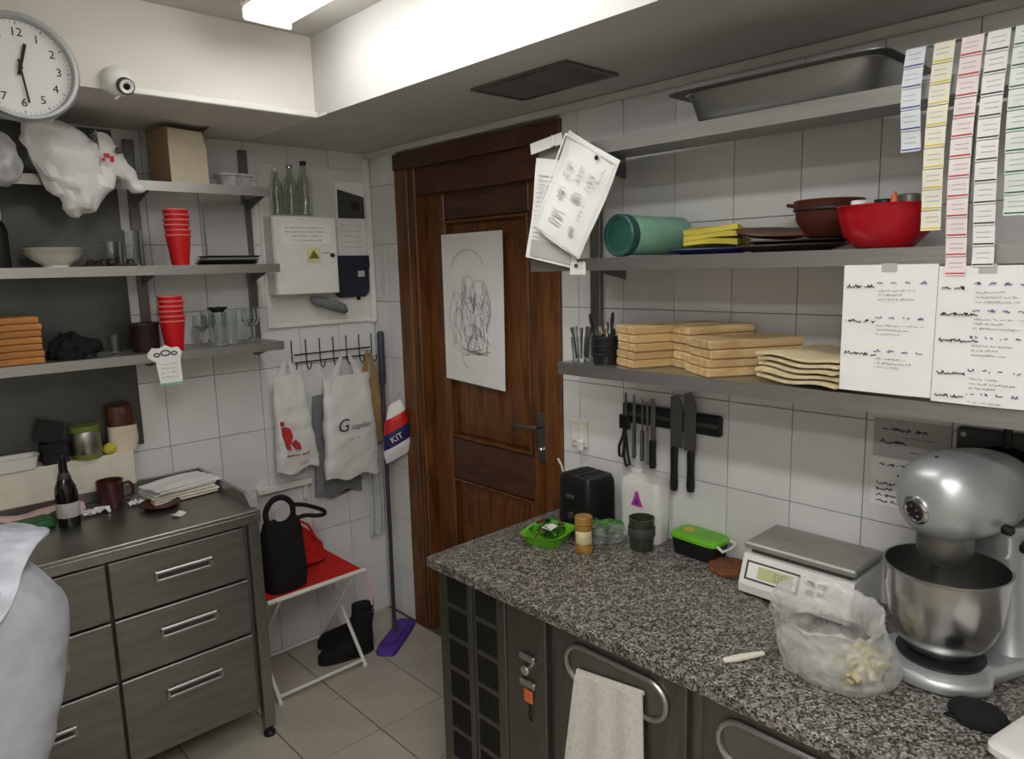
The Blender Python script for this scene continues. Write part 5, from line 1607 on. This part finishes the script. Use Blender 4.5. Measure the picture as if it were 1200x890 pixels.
# white detergent bag / jug with pink mark
t = thing('plastic_jug', 'white boxy plastic jug with magenta mark behind the green glass', 'jug', (1.885, 1.375, ZG))
MB().loft([ell(0, 0, 0, .040, .075, 30, 4), ell(0, 0, .01, .043, .08, 30, 4), ell(0, 0, .18, .042, .08, 30, 5), ell(0, 0, .205, .038, .074, 30, 5), ell(0, .03, .215, .024, .03, 30), ell(0, .03, .22, .02, .022, 30)]).build('body', 'white_plastic', t, 50)
MB().cyl((0, .03, .2205), .021, .016, 18, bevel=.003).build('cap', 'white_plastic', t)
MB().prism([(-.024, 0), (.024, 0), (.014, .022), (.004, .05), (-.006, .05), (-.013, .024)], -.0012, 0, Matrix.Translation((-.0435, .0, .12)) @ Matrix.Rotation(RW, 4, 'Z')).build('magenta_mark', 'magenta', t, 0)
MB().prism([(-.012, .004), (.010, .004), (.002, .03)], -.0020, -.0013, Matrix.Translation((-.0435, .0, .122)) @ Matrix.Rotation(RW, 4, 'Z')).build('dark_mark', 'purple', t, 0)
# green glass
t = thing('glass_mug', 'dark green glass tumbler on the granite', 'glass', (1.80, 1.325, ZG))
MB().lathe([(0, 0), (.034, 0), (.038, .006), (.041, .10), (.042, .105), (.038, .105), (.034, .012), (0, .01)], 30).build('glass_wall', 'dark_green_glass', t)
MB().lathe([(0, .0125), (.033, .0125), (.0365, .06), (0, .06)], 26).build('drink', 'olive', t)
MB().lathe([(.0425, .045), (.0432, .046), (.0432, .075), (.0425, .076)], 26).build('print_band', 'dark_grey', t)
# salad pack
t = thing('food_tray', 'open green lidded food tray with salad and a paper note', 'food tray', (1.652, 1.60, ZG), .25)
MB().loft([ell(0, 0, 0, .07, .06, 32, 4), ell(0, 0, .03, .084, .072, 32, 4), ell(0, 0, .033, .088, .076, 32, 4), ell(0, 0, .03, .078, .062, 32, 4), ell(0, 0, .006, .066, .051, 32, 4)]).build('tray_wall', 'green_plastic', t)
rg = random.Random(2)
for k in range(40):
    a, q = rg.uniform(0, 6.28), rg.uniform(0, .066)
    Ml = Matrix.Translation((q * math.cos(a), q * .8 * math.sin(a), .026 + rg.uniform(0, .022))) @ Euler((rg.uniform(-.7, .7), rg.uniform(-.7, .7), rg.uniform(0, 6))).to_matrix().to_4x4()
    MB().sheet(lambda u, v: (-.02 + .04 * u, (-.012 + .024 * v) * math.sin(PI * (.1 + .8 * u)), .006 * math.sin(u * 3) + .004 * (v - .5) ** 2 * 4), 5, 4, .001, Ml).build('leaf', rg.choice(('green_leaf', 'green_leaf', 'green_dark', 'cork')), t, 60)
MB().box((-.02, -.01, .056), (.05, .035, .0015), M=Matrix.Rotation(.15, 4, 'X')).build('paper_note', 'paper', t, 0)
t = thing('herb_pack', 'green leafy herb pack in clear film behind the food tray', 'herbs', (1.775, 1.462, ZG), -.5)
MB().loft([ell(0, 0, .0, .06, .05, 28, 3), ell(0, 0, .025, .08, .062, 28, 3), ell(0, 0, .05, .06, .045, 28, 3), ell(0, 0, .056, .03, .02, 28, 3)]).crinkle(.006, 22, 3).build('film', 'thin_film', t, 60)
t.children[0].location.z = .004
for k in range(30):
    a, q = rg.uniform(0, 6.28), rg.uniform(.01, .075)
    Ml = Matrix.Translation((q * math.cos(a), q * .8 * math.sin(a), .022 + rg.uniform(0, .036))) @ Euler((rg.uniform(-.5, .5), rg.uniform(-.5, .5), rg.uniform(0, 6))).to_matrix().to_4x4()
    MB().sheet(lambda u, v: (-.018 + .036 * u, (-.012 + .024 * v) * math.sin(PI * (.1 + .8 * u)), .005 * math.sin(u * 3)), 5, 4, .001, Ml).build('leaf', 'green_leaf', t, 60)
# spice jar
t = thing('spice_jar', 'amber spice jar with gold lid standing in front of the salad', 'jar', (1.655, 1.445, ZG))
MB().lathe([(0, 0), (.027, 0), (.029, .004), (.029, .02), (.025, .026), (.025, .075), (.029, .082), (.029, .092), (0, .092)], 26).build('glass_body', 'amber', t)
MB().lathe([(.0255, .03), (.0262, .031), (.0262, .072), (.0255, .073)], 26).build('label_band', 'pale_yellow', t)
MB().cyl((0, 0, .0925), .029, .026, 24, bevel=.003).build('lid', 'amber', t)
# green lunch box
t = thing('lunch_box', 'black lunch box with bright green lid and white clasp', 'box', (1.885, 1.165, ZG), -.05)
MB().loft([ell(0, 0, 0, .042, .075, 32, 6), ell(0, 0, .05, .047, .082, 32, 6), ell(0, 0, .052, .047, .082, 32, 6)]).build('base', 'black_plastic', t)
MB().loft([ell(0, 0, .0525, .050, .086, 32, 6), ell(0, 0, .062, .050, .086, 32, 6), ell(0, 0, .070, .044, .079, 32, 6), ell(0, 0, .071, .036, .07, 32, 6)]).build('lid', 'green_plastic', t)
MB().tube([(-.035, -.087, .058), (-.038, -.108, .05), (-.01, -.112, .05), (.03, -.11, .055), (.032, -.088, .06)], .0045, 10).build('clasp', 'white_plastic', t)
MB().lathe([(0, .0712), (.018, .0712), (.017, .0722), (0, .0725)], 20, (0, .04, 0)).build('steam_valve', 'yellow_sign', t)
# brown pan / trivet
t = thing('trivet', 'round brown cork trivet lying beside the lunch box', 'trivet', (1.845, 1.035, ZG))
MB().lathe([(0, 0), (.06, 0), (.064, .004), (.064, .012), (.06, .015), (.05, .012), (0, .012)], 40).build('disc', 'cork', t)

# ---- digital scale
scl = thing('kitchen_scale', 'white digital kitchen scale with grey steel platform', 'scale', (1.845, .79, ZG), RW)
# local: x right (towards -y), front at -y local
mb = MB()
prof = [(-.125, .012), (-.128, .035), (-.098, .112), (.078, .112), (.085, .012)]
mb.loft([[(x, a, b) for a, b in prof] for x in (-.148, -.142, .142, .148)])
mb.build('housing', 'white_plastic', scl, 0)
MB().bx(-.135, .135, -.085, .085, .1125, .126, .004).build('platform_base', 'dark_grey', scl, 0)
MB().bx(-.15, .15, -.098, .086, .1265, .145, .005).build('platform', 'scale_plate', scl, 0)
sl_a = math.atan2(.077, .030)
Ms = Matrix.Translation((0, -.1135, .0735)) @ Matrix.Rotation(-(PI / 2 - sl_a), 4, 'X')
MB().box((-.06, 0, 0), (.15, .0012, .052), .0004, Ms).build('display_frame', 'dark_grey', scl, 0)
MB().box((-.06, -.0008, 0), (.138, .0012, .042), .0004, Ms).build('display_surround', 'paper', scl, 0)
MB().box((-.05, -.0018, 0), (.098, .0010, .032), .0003, Ms).build('display', 'lcd', scl, 0)
mb = MB()
def seg7(ch, x0, z0, w_, h_):
    S = {'0': 'abcdef', '8': 'abcdefg'}[ch]
    P = {'a': ((0, 1), (1, 1)), 'b': ((1, 1), (1, .5)), 'c': ((1, .5), (1, 0)), 'd': ((0, 0), (1, 0)), 'e': ((0, .5), (0, 0)), 'f': ((0, 1), (0, .5)), 'g': ((0, .5), (1, .5))}
    for s in S:
        mb.stroke([(x0 + a * w_, z0 + b * h_) for a, b in P[s]], .0016, -.0026)
for k in range(3):
    seg7('0', -.05 + k * .017, -.009, .010, .018)
bmesh.ops.transform(mb.bm, matrix=Ms, verts=mb.bm.verts[:])
mb.build('digits', 'ink_grey', scl, 0)
for k in range(4):
    MB().box((.045 + (k % 2) * .03, -.0008, .012 - (k // 2) * .022), (.022, .002, .014), .0008, Ms).build('button', 'dark_grey', scl, 0)
for x in (-.12, .12):
    for y in (-.09, .065):
        MB().cyl((x, y, 0), .014, .0125, 12).build('foot', 'black_plastic', scl)

# ---- stand mixer
MXR = thing('stand_mixer', 'silver stand mixer with steel bowl on the granite', 'mixer', (1.690, .433, ZG), -.42)
# local: front of the mixer looks to -x, column at +x
def fring(x, zc, ry, rz, n=40, p=2.15):
    return [(x, a, zc + b) for a, b, _ in ell(0, 0, 0, ry, rz, n, p)]
def bring(z, r, k):
    """plan outline: round plate under the bowl running back to a square heel"""
    pts = []
    for i in range(48):
        a = 2 * PI * i / 48
        c, s = math.cos(a), math.sin(a)
        x, y = r * c, r * s
        if c > 0:
            x = min(.215 - k, x * 2.6)
            y = math.copysign(min(abs(y), r * .78), y)
        pts.append((x, y, z))
    return pts
MB().loft([bring(.004, .118, .006), bring(.012, .124, 0), bring(.026, .122, .002), bring(.036, .110, .012)]).build('base_plate', 'silver_paint', MXR, 45)
for x, y in ((-.08, .06), (-.08, -.06), (.18, .06), (.18, -.06)):
    MB().cyl((x, y, 0), .014, .0045, 12).build('foot', 'black_plastic', MXR)
MB().skinloft([ell(.160, 0, .0365, .045, .08, 36, 3), ell(.162, 0, .08, .036, .065, 36, 3), ell(.166, 0, .18, .034, .056, 36, 3), ell(.155, 0, .28, .044, .06, 36, 3), ell(.145, 0, .33, .048, .062, 36, 3)], 3).build('column', 'silver_paint', MXR, 60)
MB().lathe([(.0, .0365), (.085, .0365), (.088, .044), (.074, .050), (.0, .050)], 36).build('bowl_seat', 'black_plastic', MXR)
MB().lathe([(0, .0505), (.066, .0505), (.07, .056), (.078, .062), (.1, .10), (.112, .14), (.118, .19), (.120, .238), (.124, .241), (.124, .246), (.119, .246), (.1165, .19), (.11, .141), (.098, .102), (.07, .066), (0, .062)], 56).build('bowl', 'bowl_steel', MXR)
HZ = .402
xs = [(-.100, .012, .012), (-.098, .034, .034), (-.089, .058, .058), (-.070, .078, .078), (-.045, .091, .092), (-.01, .094, .096), (.05, .092, .096), (.11, .084, .088), (.16, .068, .070), (.19, .046, .048), (.202, .016, .016)]
MB().skinloft([fring(x, HZ, a, b) for x, a, b in xs], 3).build('head', 'silver_paint', MXR, 80)
MB().loft([[(x, (a + .0015) * math.cos(q), HZ + (b + .0015) * math.sin(q)) for q in [PI * 1.20 + PI * .60 * i / 20 for i in range(21)]] for x, a, b in ((-.045, .091, .092), (-.01, .094, .096), (.05, .092, .096), (.11, .084, .088))], caps=False, close=False).build('trim_plate', 'steel', MXR)
MB().lathe([(0, .255), (.032, .255), (.046, .262), (.055, .285), (.055, .325), (0, .325)], 30, (-.01, 0, 0)).build('planetary', 'steel_dark', MXR)
MB().tube([(-.01, .018, .255), (-.01, .02, .20), (-.01, .015, .15)], .008, 12).build('shaft', 'chrome', MXR)
for s in range(4):
    a = s * PI / 4
    pts = [(-.01 + .05 * math.sin(t_) * math.cos(a), .015 + .05 * math.sin(t_) * math.sin(a), .115 + .042 * math.cos(t_)) for t_ in [k * PI / 8 for k in range(17)]]
    MB().tube(pts, .0018, 6, closed=False).build('whisk_wire', 'chrome', MXR)
Mf = Matrix.Translation((-.094, -.0, HZ - .018)) @ Matrix.Rotation(-PI / 2 - .18, 4, 'Y')
MB().lathe([(.016, -.01), (.030, -.01), (.031, .008), (.026, .012), (.022, .012), (.018, .008)], 30, M=Mf).build('hub_ring', 'chrome', MXR)
MB().lathe([(0, .004), (.0215, .004), (.0215, .010), (.016, .014), (0, .014)], 26, M=Mf).build('hub_cap', 'black_plastic', MXR)
for k in range(6):
    a = k * PI / 3
    MB().box((0, 0, 0), (.005, .005, .003), M=Mf @ Matrix.Translation((.013 * math.cos(a), .013 * math.sin(a), .0155))).build('hub_stud', 'chrome', MXR, 0)
MB().cyl((0, 0, 0), .011, .02, 14, Matrix.Translation((.04, -.088, HZ - .05)) @ Matrix.Rotation(PI / 2, 4, 'X'), .003).build('speed_knob', 'black_plastic', MXR)
MB().cyl((0, 0, 0), .016, .034, 14, Matrix.Translation((.15, -.055, .285)) @ Matrix.Rotation(PI / 2, 4, 'X'), .004).build('lock_knob', 'black_plastic', MXR)
MB().cyl((-.05, 0, HZ + .0875), .004, .0045, 10).build('top_pin', 'dark_grey', MXR)

# ---- clear bag with peelings
cb = thing('clear_bag', 'open clear plastic bag with vegetable peelings on the granite', 'bag', (1.50, .592, ZG), .3)
cb.scale = (.95, .93, .97)
rings = []
for z, rx, ry, cx, cy in ((.004, .075, .095, .01, -.02), (.02, .092, .118, .008, -.016), (.05, .102, .128, 0, -.010), (.09, .100, .128, -.004, -.002), (.115, .096, .122, -.006, .006), (.14, .098, .118, -.006, .012), (.16, .106, .124, -.004, .016)):
    rings.append(ell(cx, cy, z + 0, rx, ry, 80, 2.2))
tilt = lambda rs: [[(x, y, z + max(0, z - .08) * (x * 2.2 + y * 1.2)) for x, y, z in r_] for r_ in rs]
mb = MB()
mb.skinloft(tilt(rings), 4, caps=False)
mb.skinloft(tilt([rings[-1], ell(-.004, .016, .158, .096, .114, 80, 2.2), ell(-.004, .016, .135, .086, .104, 80, 2.2), ell(-.006, .012, .105, .078, .096, 80, 2.2)]), 3, caps=False)
mb.skinloft([ell(.01, -.02, .0045, .012, .015, 80, 2.2), ell(.01, -.02, .0042, .045, .06, 80, 2.2), rings[0]], 2, caps=True)
mb.crinkle(.014, 11, 6).crease(.009, 15, 3).crinkle(.003, 40, 2)
for v in mb.bm.verts:
    v.co.z = max(v.co.z, .002)
mb.build('film', 'clear_film', cb, 70)
rg = random.Random(9)
for k in range(60):
    a, q = rg.uniform(0, 6.28), rg.uniform(0, .07)
    Ml = Matrix.Translation((.0 + q * .8 * math.cos(a), -.055 + q * .8 * math.sin(a), .014 + rg.uniform(0, .045))) @ Euler((rg.uniform(-1, 1), rg.uniform(-1, 1), rg.uniform(0, 6))).to_matrix().to_4x4()
    MB().sheet(lambda u, v: (-.022 + .044 * u, -.007 + .014 * v, .010 * math.sin(u * PI) + .003 * v), 5, 2, .002, Ml).build('peeling', rg.choice(('peel', 'peel', 'cream_card', 'olive')), cb, 60)

# ---- paring knife
t = thing('paring_knife', 'small paring knife with ivory handle on the granite', 'knife', (1.425, .758, ZG + .008), -.49)
MB().loft([[(x, y, z) for y, z, _ in ell(0, 0, 0, a, a * .7, 16, 2.6)] for x, a in ((-.055, .003), (-.052, .007), (-.02, .0095), (.03, .008), (.05, .006))]).build('handle', 'ivory_plastic', t, 50)
MB().prism([(.05, -.005), (.13, -.004), (.12, .001), (.05, .005)], -.0007, .0007, Matrix.Rotation(PI / 2, 4, 'X')).build('blade', 'steel_dark', t, 0)
# ---- black cloth
t = thing('black_mitt', 'black crumpled cleaning cloth in front of the mixer', 'cloth', (1.546, .322, ZG), -.4)
MB().loft([ell(0, 0, .004, .046, .052, 34), ell(0, 0, .014, .048, .055, 34), ell(0, 0, .022, .04, .045, 34), ell(.0, .0, .025, .015, .02, 34)]).crinkle(.005, 36, 3).build('cloth', 'black_cloth', t, 70)
MB().tube([(-.04, 0, .012), (-.058, .01, .014), (-.06, .025, .012), (-.038, .025, .012)], .003, 8).build('hanging_loop', 'black_cloth', t)
# ---- white container at the corner of the picture
t = thing('food_container', 'white plastic container with rounded lid at the counter front', 'container', (1.483, .17, ZG), -.23)
MB().loft([ell(0, 0, 0, .098, .075, 36, 7), ell(0, 0, .02, .104, .083, 36, 7), ell(0, 0, .034, .105, .084, 36, 7)]).build('tub', 'white_plastic', t)
MB().loft([ell(0, 0, .0345, .112, .09, 36, 8), ell(0, 0, .046, .112, .09, 36, 8), ell(0, 0, .051, .105, .083, 36, 8), ell(0, 0, .0515, .09, .07, 36, 8)]).build('lid', 'white_plastic', t)
